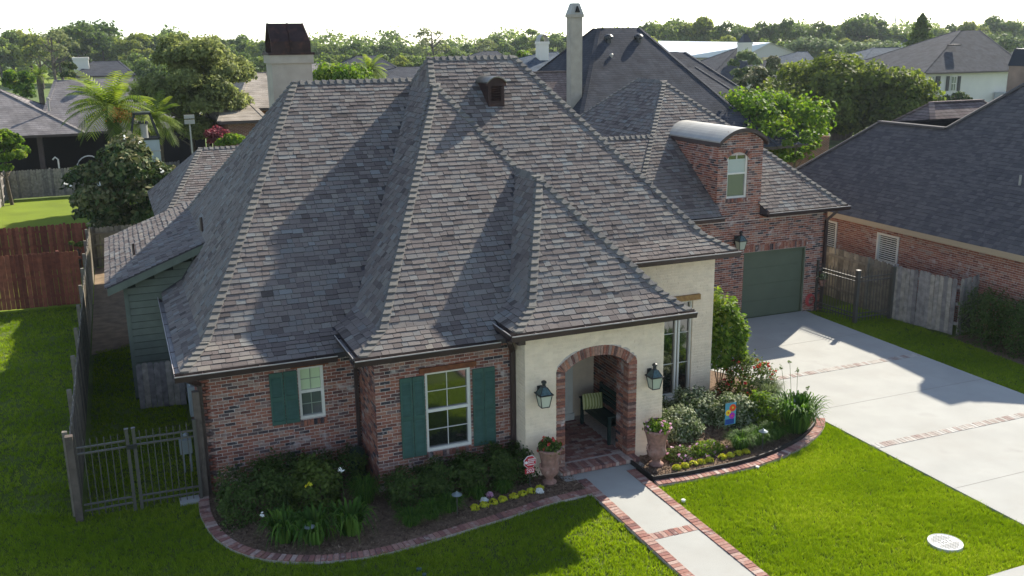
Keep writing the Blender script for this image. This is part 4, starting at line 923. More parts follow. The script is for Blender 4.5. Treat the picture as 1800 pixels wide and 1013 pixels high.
def plant(name, label, cat, c, rx, ry, h, n, size, m, flowers=None, group=None, z0=.02, box_=0., low=.1, aspect=.5, extra=None):
    """rounded shrub: leaves near an uneven surface, thinner inside, on short stems"""
    t = thing(name, label, cat, (c[0], c[1], z0), group)
    D = rng.normal(size=(n, 3)); D[:, 2] = np.abs(D[:, 2])*1.0-.12; D /= np.linalg.norm(D, axis=1)[:, None]
    if box_: D = np.sign(D)*np.abs(D)**(1-box_); D /= np.maximum(np.abs(D).max(1), np.linalg.norm(D, axis=1)*.72)[:, None]
    ph = rng.uniform(0, 6, 6)
    lump = 1+.10*np.sin(D[:, 0]*7+ph[0])*np.sin(D[:, 1]*8+ph[1])+.09*np.sin(D[:, 2]*11+ph[2]+D[:, 0]*5)+.06*rng.normal(size=n)
    rr = rng.uniform(.35, 1, n)**.3*lump
    C = np.stack([c[0]+D[:, 0]*rr*rx, c[1]+D[:, 1]*rr*ry, z0+h*low+np.maximum(D[:, 2], -.1)*rr*h*(1-low)], 1)
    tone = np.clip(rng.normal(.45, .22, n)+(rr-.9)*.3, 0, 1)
    V, F, T = leaves(C, size, tone, out=D, aspect=aspect)
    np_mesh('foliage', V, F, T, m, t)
    s = MB()
    for i in range(5):
        a = random.uniform(0, 6.28); s.tube([(c[0]+.03*math.cos(a), c[1]+.03*math.sin(a), 0), (c[0]+rx*.5*math.cos(a), c[1]+ry*.5*math.sin(a), z0+h*.6)], [.015, .006], 5)
    s.build('stem', BARK, t)
    if flowers:
        fm, fn, fs, fname = flowers; k = rng.choice(n, fn); k = k[D[k, 2] > .0]
        C2 = C[k]+D[k]*.03; V, F, T = leaves(np.repeat(C2, 4, 0)+rng.normal(scale=fs*.4, size=(len(C2)*4, 3)), fs, rng.uniform(0, 1, len(C2)*4), aspect=.8)
        np_mesh(fname, V, F, T, fm, t, kind='stuff')
    return t
def strap(name, label, cat, c, r, h, n, w, m, group=None, bend=1., z0=.02, stalks=None):
    bend = bend*(1.3 if 'strappy' in name else 1); t = thing(name, label, cat, (c[0], c[1], z0), group); Vs = []; Ts = []; S_ = 5
    for i in range(n):
        a = rng.uniform(0, 2*math.pi); rad = r*rng.uniform(.35, 1.05); hh = h*rng.uniform(.65, 1.15); b0 = rng.uniform(0, r*.35); tn = rng.uniform(0, 1)
        dx, dy = math.cos(a), math.sin(a); px, py = -dy, dx; q = rng.uniform(.2, 1)*bend
        for k in range(S_+1):
            s = k/S_; d = b0+(rad-b0)*s; z = hh*(math.sin(s*math.pi*(.52+.36*q))) ; ww = w*(1-s**2.2)*.5+.001
            Vs.append((c[0]+dx*d+px*ww, c[1]+dy*d+py*ww, z0+z)); Vs.append((c[0]+dx*d-px*ww, c[1]+dy*d-py*ww, z0+z))
        Ts += [tn]*S_
    V = np.array(Vs); base = np.arange(n)[:, None]*(2*(S_+1))+np.arange(S_)[None]*2
    F = np.stack([base, base+1, base+3, base+2], -1).reshape(-1, 4)
    np_mesh('leaf', V, F, np.array(Ts), m, t, kind='stuff')
    if stalks:
        for (dx, dy, hz, mt) in stalks:
            p = (c[0]+dx, c[1]+dy, hz); b = MB().tube([(c[0]+dx*.3, c[1]+dy*.3, .05), p], [.006, .004], 5); b.build('flower_stalk', F_STRAP, t)
            V, F, T = leaves(np.array([p]*14)+rng.normal(scale=.02, size=(14, 3)), .03, rng.uniform(0, 1, 14), aspect=.6); np_mesh('flower_head', V, F, T, mt, t)
    return t
# urns by the entry
urn('tall clay urn left of the arch, holding red flowers, beside the red sign', (7.30, 16.02, .02), 1.0, None)
plant('urn_flowers', 'dark red flowers growing in the left urn by the arch', 'flowers', (7.30, 16.02), .23, .23, .24, 700, .035, F_MID, (REDF, 18, .03, 'flower'), z0=.73)
urn('clay urn right of the arch in front of the flower bed', (9.66, 15.88, .02), 1.08, None)
plant('urn_flowers', 'green plant with pink and red blooms in the right urn', 'flowers', (9.66, 15.88), .25, .25, .26, 700, .035, F_BRIGHT, (PINKF, 22, .03, 'flower'), z0=.80)
# bench and cushion in the porch
BN = mat('bench_green', [(.012, .028, .026)], rough=.6)
t = thing('bench', 'dark slatted bench against the brick wall inside the porch', 'bench', (9.35, 17.75, .12))
y0, y1, x0, x1 = 17.0, 18.3, 9.12, 9.66
for i in range(5): MB().box((x0+i*.1, y0+.05, .50), (x0+i*.1+.085, y1-.05, .525)).build('seat_slat', BN, t)
for y in (y0, y1):
    MB().box((x0, y-.03, .12), (x0+.06, y+.03, .74)).build('leg', BN, t); MB().box((x1-.06, y-.03, .12), (x1, y+.03, 1.05)).build('leg', BN, t); MB().box((x0-.03, y-.045, .74), (x1, y+.045, .77)).build('armrest', BN, t)
for i in range(4): MB().box((x1-.05, y0+.03, .62+i*.11), (x1-.025, y1-.03, .70+i*.11)).build('back_slat', BN, t)
YST = mat('cushion_stripe', [(.62, .62, .30), (.32, .34, .10)], rough=.9)
b = MB(); nx = 14
for i in range(nx):
    a, e = i/nx, (i+1)/nx
    for j in range(4):
        u0_, u1_ = j/4, (j+1)/4
        def P(u, v, s): k = .07*(1-(2*u-1)**4)*(1-(2*v-1)**4); return (9.06+.50*u+.03*v, 18.06+.12*v+s*k, .55+.33*v-.03*u)
        for s_ in (-1, 1): b.quad(P(a, u0_, s_), P(e, u0_, s_), P(e, u1_, s_), P(a, u1_, s_), 1. if i % 2 else 0.)
o = b.build('cushion', YST); tag(o, 'yellow striped cushion leaning on the porch bench', 'cushion')
# security sign, flag, path lights, meters
SR = mat('sign_red', [(.45, .03, .04)], rough=.5); SW = mat('sign_white', [(.75, .73, .70)], rough=.5)
t = thing('yard_sign', 'red octagonal yard sign with number 202 beside the left urn', 'sign', (6.84, 15.95, 0))
c = (6.84, 15.92, .60); oc = lambda r: [(c[0]+r*math.cos(math.pi/8+k*math.pi/4), c[2]+r*math.sin(math.pi/8+k*math.pi/4)) for k in range(8)]
MB().prism(oc(.140), 'y', 15.93, 15.94).build('border', SW, t); MB().prism(oc(.128), 'y', 15.922, 15.929).build('face', SR, t)
b = MB()
for z, xa, xb in ((.66, -.045, .10), (.625, -.045, .09), (.59, -.05, .06), (.545, -.06, .07)):
    x = xa
    while x < xb: b.box((c[0]+x, 15.919, z-.011), (c[0]+x+.017, 15.921, z+.011)); x += .026
b.prism([(c[0]-.085+.032*math.cos(k*.785), .6+.032*math.sin(k*.785)) for k in range(8)], 'y', 15.917, 15.921); b.build('worn_print', SW, t)
MB().box((6.73, 15.925, .36), (6.93, 15.935, .47)).build('number_plate', SR, t)
text('202', .115, (6.84, 15.922, .412), (math.pi/2, 0, 0), SW, t)
MB().tube([(6.84, 15.945, 0), (6.84, 15.945, .5)], .008, 6).build('stake', IRON, t)
t = thing('garden_flag', 'small bright garden flag printed with red, yellow and purple flowers', 'flag', (11.85, 16.28, 0))
b = MB().tube([(11.90, 16.30, 0), (11.90, 16.30, .95)], .007, 6).tube([(11.90, 16.30, .95), (11.60, 16.28, .93)], .006, 6); b.build('pole', BLACK, t)
FB = mat('flag_blue', [(.10, .30, .38)], rough=.9); FR = mat('flag_print_red', [(.75, .10, .02)], rough=.9); FY = mat('flag_print_yellow', [(.80, .55, .04)], rough=.9); FP = mat('flag_print_purple', [(.42, .04, .38)], rough=.9); FN = mat('flag_print_navy', [(.03, .07, .25)], rough=.9)
fx0, fx1, fz0, fz1 = 11.60, 11.88, .42, .92
MB().box((fx0, 16.285, fz0), (fx1, 16.289, fz1)).build('cloth', FB, t)
MB().box((fx0+.01, 16.2835, fz0+.01), (fx1-.04, 16.2848, fz0+.13)).build('print', FN, t)
def disc(cx, cz, r, y, m, pet=0): MB().prism([(cx+r*(1+(pet*math.cos(k*math.pi/2.0) if pet else 0))*math.cos(k*math.pi/8), cz+r*math.sin(k*math.pi/8)) for k in range(16)], 'y', y, y+.001).build('print', m, t)
disc(fx0+.19, fz0+.38, .085, 16.2825, FR); disc(fx0+.08, fz0+.28, .07, 16.282, FY); disc(fx0+.18, fz0+.2, .075, 16.2815, FP)
disc(fx0+.19, fz0+.385, .025, 16.2805, FY); disc(fx0+.08, fz0+.28, .022, 16.2805, FR); disc(fx0+.18, fz0+.2, .022, 16.2803, FR)
def path_light(label, x, y, h):
    t = thing('path_light', label, 'path light', (x, y, 0)); MB().tube([(x, y, 0), (x, y, h)], .011, 6).build('stem', IRON, t)
    MB().lathe((x, y, h-.01), [(.095, 0), (.098, .012), (.05, .04), (.018, .055), (.012, .075)], 16).build('hat', mat('lamp_hat', [(.20, .24, .25)], rough=.35, metal=.4) if 'lamp_hat' not in bpy.data.materials else bpy.data.materials['lamp_hat'], t)
path_light('path light standing in the dark liriope left of the yellow flowers', 5.17, 15.5, .44)
path_light('path light in the leafy clump left of the curved bed', 2.42, 15.42, .42)
path_light('path light in the bright green liriope of the sunny bed', 12.12, 15.62, .45)
path_light('path light half hidden behind the tall strappy plant by the drive', 13.62, 16.45, .62)
GM = mat('meter_grey', [(.25, .29, .29)], rough=.5, spec=.5)
t = thing('gas_meter', 'grey gas meter with pipes standing by the brick side wall', 'gas meter', (.70, 19.6, 0))
MB().box((.56, 19.5, .42), (.80, 19.66, .72)).build('body', GM, t); MB().lathe((.70, 19.45, .80), [(.06, 0), (.06, .08), (.03, .1)], 14).build('regulator', GM, t); MB().tube([(.62, 19.55, 0), (.62, 19.55, .9), (.92, 19.55, .9)], .02, 7).build('pipe', GM, t); MB().tube([(.76, 19.55, .0), (.76, 19.55, .45)], .02, 7).build('pipe', GM, t)
t = thing('electric_box', 'grey electric meter box fixed to the brick side wall', 'meter box', (.93, 20.2, 1.1))
MB().box((.86, 20.05, 1.0), (.988, 20.35, 1.65)).build('case', GM, t); MB().lathe((.92, 20.2, 1.65), [(.03, 0), (.03, .7)], 8).build('conduit', GM, t)
tag(MB().box((.42, 18.0, 0), (.78, 18.28, .05)).build('splash_block', CONC), 'pale concrete splash block under the iron gate', 'splash block')
t = thing('hose_reel', 'dark green hose cover standing in the corner by the brick return', 'hose box', (3.86, 17.95, 0))
MB().lathe((3.86, 17.85, 0), [(.16, 0), (.17, .5), (.15, .62), (.05, .68)], 16).build('body', mat('dark_green_plastic', [(.012, .03, .026)], rough=.4), t)
t = thing('hanging_basket', 'small hanging pot with white and green leaves on the garage corner', 'plant pot', (20.42, 23.8, 1.0))
MB().lathe((20.42, 23.78, .85), [(.06, 0), (.12, .18), (.13, .2)], 14).build('pot', TERRA, t); V, F, T = leaves(rng.normal(scale=(.08, .08, .08), size=(160, 3))+A3(20.42, 23.78, 1.18), .04, rng.uniform(0, 1, 160)); np_mesh('leaves', V, F, T, F_VAR, t)
t = thing('hose', 'coiled red hose hanging low on the garage brick pier', 'hose', (20.1, 23.9, .3))
for k in range(5): MB().tube([(20.1+(.17-.012*k)*math.cos(a), 23.93-.02*k*.8, .38+(.20-.012*k)*math.sin(a)) for a in np.linspace(0, 6.283, 20)], .014, 5, cap=False).build('coil', mat('red_rubber', [(.40, .06, .06)], rough=.5) if 'red_rubber' not in bpy.data.materials else bpy.data.materials['red_rubber'], t)
for lb, x, y, r in (('white bubbler cap in the sunlit lawn by the brick border', 9.32, 14.3, .05), ('small pale lid in the lawn below the curved bed', 11.5, 14.95, .05), ('pale blue lid in the shaded front lawn, upper one', 3.95, 13.95, .055), ('pale blue lid in the shaded front lawn at the frame edge', 3.98, 13.75, .045)):
    t = tag(MB().lathe((x, y, .0), [(r*.8, 0), (r*.8, .045), (r*.5, .052)], 14).build('sprinkler_cap', SW if 'white' in lb or 'small pale' in lb else COPP), lb, 'sprinkler cap')
# ------------------------------------------------------------------ shrubs and flowers near the house
HG = 'clipped hedge shrubs under the big shuttered window'
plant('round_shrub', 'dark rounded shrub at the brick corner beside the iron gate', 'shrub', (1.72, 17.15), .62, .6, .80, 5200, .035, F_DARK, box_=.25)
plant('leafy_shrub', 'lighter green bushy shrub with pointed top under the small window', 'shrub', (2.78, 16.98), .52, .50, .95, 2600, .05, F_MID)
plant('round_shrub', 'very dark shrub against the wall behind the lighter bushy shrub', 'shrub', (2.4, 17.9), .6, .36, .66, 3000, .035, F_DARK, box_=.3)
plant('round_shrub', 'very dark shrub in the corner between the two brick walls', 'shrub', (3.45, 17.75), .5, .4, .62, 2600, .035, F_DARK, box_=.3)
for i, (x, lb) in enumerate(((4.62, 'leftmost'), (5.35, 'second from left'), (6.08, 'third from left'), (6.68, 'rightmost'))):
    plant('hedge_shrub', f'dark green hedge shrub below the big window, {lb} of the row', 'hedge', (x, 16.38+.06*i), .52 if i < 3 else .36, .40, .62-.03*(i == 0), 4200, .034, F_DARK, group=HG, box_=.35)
strap('grass_clump', 'fine dark grassy clump left of the big window hedge', 'grass clump', (3.72, 16.7), .45, .42, 420, .012, F_STRAP)
strap('strappy_plant', 'leftmost long-leaved clump in the curved bed, with white flower heads', 'agapanthus', (2.05, 15.85), .55, .46, 110, .05, F_STRAP, group='strappy clumps in the curved bed', stalks=[(-.35, .1, .55, WHF)])
strap('strappy_plant', 'middle long-leaved clump in the curved bed, round the path light', 'agapanthus', (2.55, 15.62), .6, .50, 140, .05, F_STRAP, group='strappy clumps in the curved bed', stalks=[(.0, .25, 1.0, YEL)])
strap('strappy_plant', 'rightmost long-leaved clump in the curved bed, tall white bloom above it', 'agapanthus', (3.18, 15.66), .58, .50, 140, .05, F_STRAP, group='strappy clumps in the curved bed', stalks=[(-.05, .3, 1.12, WHF)])
for i, (x, y, lb) in enumerate(((4.28, 15.5, 'leftmost'), (4.7, 15.62, 'middle'), (5.1, 15.72, 'rightmost'))):
    strap('liriope', f'low dark liriope tuft in the shaded bed, {lb} of three', 'liriope', (x, y), .38, .26, 420, .012, F_STRAP, group='liriope tufts in the shaded bed')
strap('liriope', 'small grassy tuft behind the shaded yellow flowers', 'liriope', (5.75, 15.98), .28, .22, 220, .012, F_STRAP)
strap('liriope', 'small grassy tuft between the yellow flowers and the left urn', 'liriope', (6.3, 16.0), .28, .22, 220, .012, F_STRAP)
def flower_mound(name, label, x, y, r, m, group): 
    t = thing(name, label, 'flowers', (x, y, .02), group); n = 90; D = rng.normal(size=(n, 3)); D[:, 2] = np.abs(D[:, 2]); D /= np.linalg.norm(D, axis=1)[:, None]
    V, F, T = leaves(A3(x, y, .03)+D*np.array([r, r, r*.9]), .028, rng.uniform(0, 1, n), out=D, aspect=.8); np_mesh('blooms', V, F, T, m, t)
    V, F, T = leaves(A3(x, y, .02)+D*np.array([r*1.1, r*1.1, r*.5]), .025, rng.uniform(0, 1, n), out=D); np_mesh('foliage', V, F, T, F_MID, t)
LBL = ['first', 'second', 'third', 'fourth', 'fifth', 'sixth', 'seventh', 'eighth']
for i in range(8): flower_mound('yellow_flowers', f'small yellow flower mound in the shaded bed, {LBL[i]} from the left', 5.55+.2*i+(.05 if i > 3 else 0), 15.58+.035*i, .085, YEL, 'yellow flower mounds in the shaded bed')
for i in range(9): flower_mound('yellow_flowers', f'sunlit yellow flower mound along the bed edge, {(LBL+["ninth"])[i]} from the left', 9.95+.205*i+(.12 if i > 4 else 0), 15.55+.01*i, .085, YEL, 'yellow flower mounds in the sunny bed')
for i, (x, y, m_, lb) in enumerate(((6.0, 15.98, PINKF, 'pale pink blooms behind the shaded yellow flowers'), (5.82, 15.8, WHF, 'white blooms above the third shaded yellow mound'), (6.95, 15.72, WHF, 'bright white bloom below the red sign'), (10.42, 15.84, PINKF, 'magenta bloom in the sunny bed near the urn'))):
    flower_mound('low_flowers', lb, x, y, .07, m_, None)
plant('low_flowers', 'leafy bedding plants with pale blooms behind the sunny yellow row, left ones', 'flowers', (10.3, 15.98), .36, .24, .24, 900, .03, F_MID, (PINKF, 10, .03, 'flower'))
plant('low_flowers', 'leafy bedding plants behind the sunny yellow row, right ones', 'flowers', (10.98, 16.02), .42, .26, .24, 1100, .03, F_BRIGHT, (PINKF, 14, .03, 'flower'))
plant('tall_shrub', 'tall shrub with yellow green new leaves at the cream wall corner', 'shrub', (13.55, 19.35), .66, .66, 2.4, 5200, .075, F_BRIGHT, low=.34, aspect=.45)
plant('rose_bush', 'bush covered in small red flowers beside the driveway', 'shrub', (13.75, 18.4), .72, .62, 1.0, 3000, .04, F_MID, (REDF, 60, .038, 'flower'))
strap('grass_clump', 'pale feathery grass clump between the red roses and the hedge', 'grass clump', (13.85, 17.72), .48, .55, 700, .008, F_PALE, bend=.6)
VG = 'variegated shrubs in the flower bed'
plant('variegated_shrub', 'pale speckled shrub nearest the right urn', 'shrub', (10.85, 17.05), .62, .50, .66, 3600, .042, F_VAR, group=VG)
plant('variegated_shrub', 'pale speckled shrub under the tall window', 'shrub', (11.75, 17.75), .72, .5, .74, 3800, .042, F_VAR, group=VG)
plant('variegated_shrub', 'low dark speckled shrub close to the cream wall by the window', 'shrub', (10.75, 18.15), .6, .42, .62, 2400, .042, F_MID, group=VG)
plant('variegated_shrub', 'speckled shrub behind the garden flag', 'shrub', (12.5, 17.15), .62, .45, .68, 3400, .042, F_VAR, group=VG)
plant('variegated_shrub', 'green speckled shrub beside the tall strappy plant', 'shrub', (13.15, 17.05), .50, .42, .66, 2600, .042, F_BRIGHT, group=VG)
strap('strappy_plant', 'large bright strappy plant with bare stalks at the driveway corner', 'agapanthus', (13.45, 16.2), .78, .72, 300, .05, F_STRAP, stalks=[(-.25, .3, 1.45, F_PALE), (.05, .4, 1.5, F_PALE), (.12, .2, 1.35, F_PALE), (.35, .1, .95, F_PALE), (-.5, .1, 1.0, F_PALE)], bend=.7)
for x, y, lb in ((11.75, 15.9, 'left'), (12.25, 15.95, 'middle'), (12.75, 16.05, 'right')): strap('liriope', f'bright sunlit liriope tuft in front of the strappy plant, {lb} of three', 'liriope', (x, y), .42, .30, 560, .012, F_STRAP, group='liriope tufts in the sunny bed')
for i, (x, y, h, lb) in enumerate(((22.55, 19.35, 1.35, 'farthest of the row, beside the grey fence'), (22.6, 18.3, 1.3, 'middle of the row against the brick wall'), (22.6, 17.3, 1.25, 'nearest of the row, cut by the frame'))):
    plant('clipped_bush', 'dark clipped bush on the right, '+lb, 'bush', (x, y), .55, .5, h, 4200, .04, F_DARK, group='clipped bushes along the neighbour wall', box_=.3, low=.05)
poly_sheet('planting_bed', [(22.0, 20.0), (21.75, 16), (21.9, 12), (23.4, 12), (23.4, 20.0)], .0, MULCH)
# wood chips on the beds
def in_poly(X, Y, P):
    P = np.array(P); r = np.zeros(len(X), bool); j = len(P)-1
    for i in range(len(P)):
        xi, yi, xj, yj = P[i][0], P[i][1], P[j][0], P[j][1]
        with np.errstate(divide='ignore', invalid='ignore'):
            c = ((yi > Y) != (yj > Y)) & (X < (xj-xi)*(Y-yi)/(yj-yi)+xi)
        r ^= c; j = i
    return r
def chips(par, P, n):
    P = np.array(P); X = rng.uniform(P[:, 0].min(), P[:, 0].max(), n*2); Y = rng.uniform(P[:, 1].min(), P[:, 1].max(), n*2); k = in_poly(X, Y, P); X, Y = X[k], Y[k]
    V, F, T = leaves(np.stack([X, Y, rng.uniform(.025, .05, len(X))], 1), .028, rng.uniform(0, 1, len(X)), flat=1.5, aspect=.35); np_mesh('wood_chips', V, F, T, MULCH, par, kind='stuff')
LBP = [tuple(p) for p in LB]+[(7.85, 17.1), (6.9, 16.4), (4.0, 17.0), (1.0, 18.34)]; RBP = [tuple(p) for p in RB]+[(14.36, 18.6), (12.9, 18.8), (10.1, 18.8), (10, 16.4), (9.24, 16.4)]
chips(bedL, LBP, 9000); chips(bedR, RBP, 8000)
# grass blades on the near lawns
def grass(name, label, P, holes, dens, h=.055, m=BLADE, near=True):
    P = np.array(P); x0, x1, y0, y1 = P[:, 0].min(), P[:, 0].max(), P[:, 1].min(), P[:, 1].max(); n = int((x1-x0)*(y1-y0)*dens)
    X = rng.uniform(x0, x1, n); Y = rng.uniform(y0, y1, n); k = in_poly(X, Y, P)
    for hh in holes: k &= ~in_poly(X, Y, hh)
    X, Y = X[k], Y[k]; nb = 7; n = len(X)//nb; X, Y = X[:n], Y[:n]; ch = np.clip(rng.normal(1, .26, n), .4, 1.9); ct = rng.normal(0, .12, n)
    X = np.repeat(X, nb)+rng.normal(scale=.028, size=n*nb); Y = np.repeat(Y, nb)+rng.normal(scale=.028, size=n*nb); ch = np.repeat(ch, nb); ct = np.repeat(ct, nb); n = n*nb
    k2 = in_poly(X, Y, P); X, Y, ch, ct = X[k2], Y[k2], ch[k2], ct[k2]; n = len(X); a = rng.uniform(0, 6.28, n)
    ln = h*rng.uniform(.6, 1.2, n)*ch*(1+.2*np.sin(X*3.1+np.cos(Y*2.3)*2)*np.sin(Y*4.1)); w = .0075*rng.uniform(.7, 1.4, n); b = rng.uniform(.3, 1.0, n)*ln; a2 = rng.uniform(0, 6.28, n)
    bx, by = np.cos(a)*w, np.sin(a)*w
    V = np.stack([np.stack([X-bx, Y-by, np.full(n, -.02)], 1), np.stack([X+bx, Y+by, np.full(n, -.02)], 1), np.stack([X+np.cos(a2)*b, Y+np.sin(a2)*b, ln-.01], 1)], 1).reshape(-1, 3)
    patch = .5+.22*np.sin(X*1.7+1.3*np.sin(Y*1.1))+.18*np.sin(Y*2.9+X*.7)
    T = np.clip(patch*.45+ct+rng.normal(.24, .14, n), 0, 1)
    o = np_mesh(name, V, np.arange(3*n).reshape(n, 3), T, m, lawn, kind='stuff'); return o
RL = [(9.18, 10.05), (14.38, 10.05), (14.38, 16.62)]+[(p[0]+.06, p[1]-.2) for p in RB[::-1]]+[(9.18, 15.0)]
mhole = [(12.63+.32*math.cos(k), 11.12+.32*math.sin(k)) for k in np.linspace(0, 6.2, 16)]
grass('lawn_grass', '', RL, [mhole], 5200)
LL = [(-7, 9.8), (7.82, 9.8), (7.82, 15.2)]+[(p[0], p[1]-.2) for p in LB[::-1] if p[0] > 1.6]+[(1.0, 16.3), (.74, 17.4), (.8, 18.2), (-.95, 30), (-1.3, 34.8), (-7, 35)]
def near_fan(P): return P
grass('lawn_grass', '', [(1.5, 12.4), (7.82, 11.6), (7.82, 15.25)]+[(p[0], p[1]-.2) for p in LB[::-1] if p[0] > 1.6]+[(.9, 16.3), (.72, 17.4), (.8, 18.3), (-1.3, 18.3), (-8, 22), (-6, 13.5)], [], 3000)
grass('lawn_grass', '', [(-1.25, 18.3), (.9, 18.3), (.9, 23.6), (-.2, 24.5), (-.2, 29.5), (-1.2, 29.0)], [], 1300)
grass('lawn_grass', '', [(-8, 22), (-1.45, 18.3), (-1.45, 34.9), (-9, 34.9)], [], 900, h=.07)
grass('lawn_grass', '', [(19.98, 24), (21.9, 22.3), (22.0, 20), (21.7, 16), (21.7, 12), (19.98, 12)], [], 2600)
grass('lawn_grass', '', [(20.4, 24), (21.9, 24), (21.9, 22.3)], [], 2000)
# ------------------------------------------------------------------ neighbour houses
def uz_mat(name, c1, c2, mo, w, h, ms, bumpd=.012):
    m = course_mat(name, c1, c2, mo, w, h, ms, 'xz', bumpd=bumpd); n = m.node_tree.nodes; L = m.node_tree.links
    sp = [q for q in n if q.type == 'SEPXYZ'][0]; cb = [q for q in n if q.type == 'COMBXYZ'][0]
    ad = n.new('ShaderNodeMath'); ad.operation = 'ADD'; L.new(sp.outputs[0], ad.inputs[0]); L.new(sp.outputs[1], ad.inputs[1]); L.new(ad.outputs[0], cb.inputs[0]); return m
R_SLATE = uz_mat('slate_shingles', (.045, .05, .06), (.062, .065, .075), (.03, .03, .035), .3, .11, .008)
R_BLUE = uz_mat('blue_shingles', (.06, .08, .105), (.075, .095, .12), (.05, .06, .07), .3, .11, .008)
R_BROWN = uz_mat('brown_shingles', (.17, .13, .12), (.22, .18, .16), (.07, .06, .06), .28, .11, .01)
R_TAN = uz_mat('tan_shingles', (.30, .26, .21), (.34, .30, .25), (.2, .17, .14), .3, .11, .008)
R_GREY = uz_mat('grey_shingles', (.20, .185, .18), (.24, .22, .21), (.12, .11, .11), .3, .11, .008)
NB = course_mat('neighbour_brick', (.34, .12, .085), (.20, .085, .075), (.36, .29, .26), .203, .0677, .012, 'yz')
NBF = course_mat('far_brick', (.28, .10, .07), (.20, .08, .06), (.33, .27, .24), .203, .0677, .012, 'xz')
CREAM_W = mat('pale_render', [(.66, .62, .52)], rough=.9, noise=.05, nscale=.6)
LGREY = mat('light_siding', [(.42, .43, .42)], rough=.8, noise=.05, nscale=.8)
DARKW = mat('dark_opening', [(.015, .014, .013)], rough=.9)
def roof_block(par, lv, m, name='roof', under=True):
    b = MB()
    for k in range(len(lv)-1):
        z0, a0, b0, c0, d0 = lv[k]; z1, a1, b1, c1, d1 = lv[k+1]
        b.quad((a0, c0, z0), (b0, c0, z0), (b1, c1, z1), (a1, c1, z1)); b.quad((a0, d0, z0), (a0, c0, z0), (a1, c1, z1), (a1, d1, z1))
        b.quad((b0, c0, z0), (b0, d0, z0), (b1, d1, z1), (b1, c1, z1)); b.quad((b0, d0, z0), (a0, d0, z0), (a1, d1, z1), (b1, d1, z1))
    z0, a0, b0, c0, d0 = lv[0]; b.box((a0, c0, z0-.16), (b0, d0, z0-.002), .5, 1)
    r = b.build(name, [m, BROWN], par); z, x0, x1, y0, y1 = lv[-1]; z0, a0, b0, c0, d0 = lv[-2]
    if name == 'roof':
        rb = MB()
        for p, q in (((a0, c0, z0), (x0, y0, z)), ((b0, c0, z0), (x1, y0, z)), ((a0, d0, z0), (x0, y1, z)), ((b0, d0, z0), (x1, y1, z)), ((x0, y0, z), (x1+.001, y1+.001, z))): rb.beam(p, q, .22, .05)
        rb.build('ridge', m, r)
    return r
def house(label, x0, x1, y0, y1, ze, zr, rm, wm, pf=None, rx=None, ry=None, eave=.45, win=(), loc=None, chim=None, group=None, name='house', cat='house'):
    t = thing(name, label, cat, ((x0+x1)/2, y0, 0), group)
    MB().box((x0+eave, y0+eave, 0), (x1-eave, y1-eave, ze-.14)).build('wall', wm, t)
    rx = rx or ((x0+x1)/2, (x0+x1)/2); ry = ry or ((y0+y1)/2, (y0+y1)/2)
    roof_block(t, [(ze, x0, x1, y0, y1), (zr, rx[0], rx[1], ry[0], ry[1])], rm)
    for (a, e, c, d, sh) in win:
        f = MB().box((a, y0+eave-.03, c), (e, y0+eave+.05, d)).build('window', WHITE, t)
        MB().box((a+.07, y0+eave-.04, c+.07), (e-.07, y0+eave-.02, (c+d)/2-.03)).build('pane', GLG, f); MB().box((a+.07, y0+eave-.04, (c+d)/2+.03), (e-.07, y0+eave-.02, d-.07)).build('pane', GLG, f)
        if sh:
            for xa in ((a-.5, a-.02), (e+.02, e+.5)) if sh == 1 else (((e+.02, e+.75),)): MB().box((xa[0], y0+eave-.05, c), (xa[1], y0+eave-.01, d)).build('shutter', BLACK, t)
    if chim:
        (cx, cy, w, zt, m_, kind) = chim; zb = min(ze, zt-1)
        c = MB().box((cx-w/2, cy-w/2, zb-2), (cx+w/2, cy+w/2, zt-.25)).box((cx-w/2-.06, cy-w/2-.06, zt-.25), (cx+w/2+.06, cy+w/2+.06, zt)).build('chimney', m_, t)
        if kind == 'hood': MB().add([(cx-w/2, cy-w/2, zt), (cx+w/2, cy-w/2, zt), (cx+w/2, cy+w/2, zt), (cx-w/2, cy+w/2, zt), (cx-w/6, cy-w/4, zt+w*.75), (cx+w/6, cy-w/4, zt+w*.75), (cx+w/6, cy+w/4, zt+w*.75), (cx-w/6, cy+w/4, zt+w*.75)], [(0, 1, 5, 4), (1, 2, 6, 5), (2, 3, 7, 6), (3, 0, 4, 7), (4, 5, 6, 7)]).build('hood', STEEL, c)
        if kind == 'arch':
            h = MB(); 
            for k in range(8):
                a, e = math.pi*k/8, math.pi*(k+1)/8; h.prism([(cx+w/2*math.cos(a), zt+w*.7*math.sin(a)), (cx+w/2*math.cos(e), zt+w*.7*math.sin(e)), (cx+(w/2-.05)*math.cos(e), zt+(w*.7-.05)*math.sin(e)), (cx+(w/2-.05)*math.cos(a), zt+(w*.7-.05)*math.sin(a))], 'y', cy-w/2, cy+w/2)
            h.build('hood', STEEL, c)
        if kind == 'dark': MB().add([(cx-w/2, cy-w/2, zt), (cx+w/2, cy-w/2, zt), (cx+w/2, cy+w/2, zt), (cx-w/2, cy+w/2, zt), (cx-w/5, cy, zt+w*.8), (cx+w/5, cy, zt+w*.8)], [(0, 1, 5, 4), (2, 3, 4, 5), (1, 2, 5), (3, 0, 4)]).build('hood', BLACK, c)
    return t
def roof_vent(par, x, y, z, r=.2): MB().lathe((x, y, z), [(r*.6, -.3), (r*.6, .05), (r, .08), (r, .2), (r*.6, .3), (.02, .33)], 14).build('turbine_vent', BLACK, par)
def pipe_vent(par, x, y, z, h=.5): MB().tube([(x, y, z-.3), (x, y, z+h)], .06, 8).lathe((x, y, z+h), [(.10, 0), (.11, .1), (.02, .16)], 10).build('vent_pipe', STEEL, par)
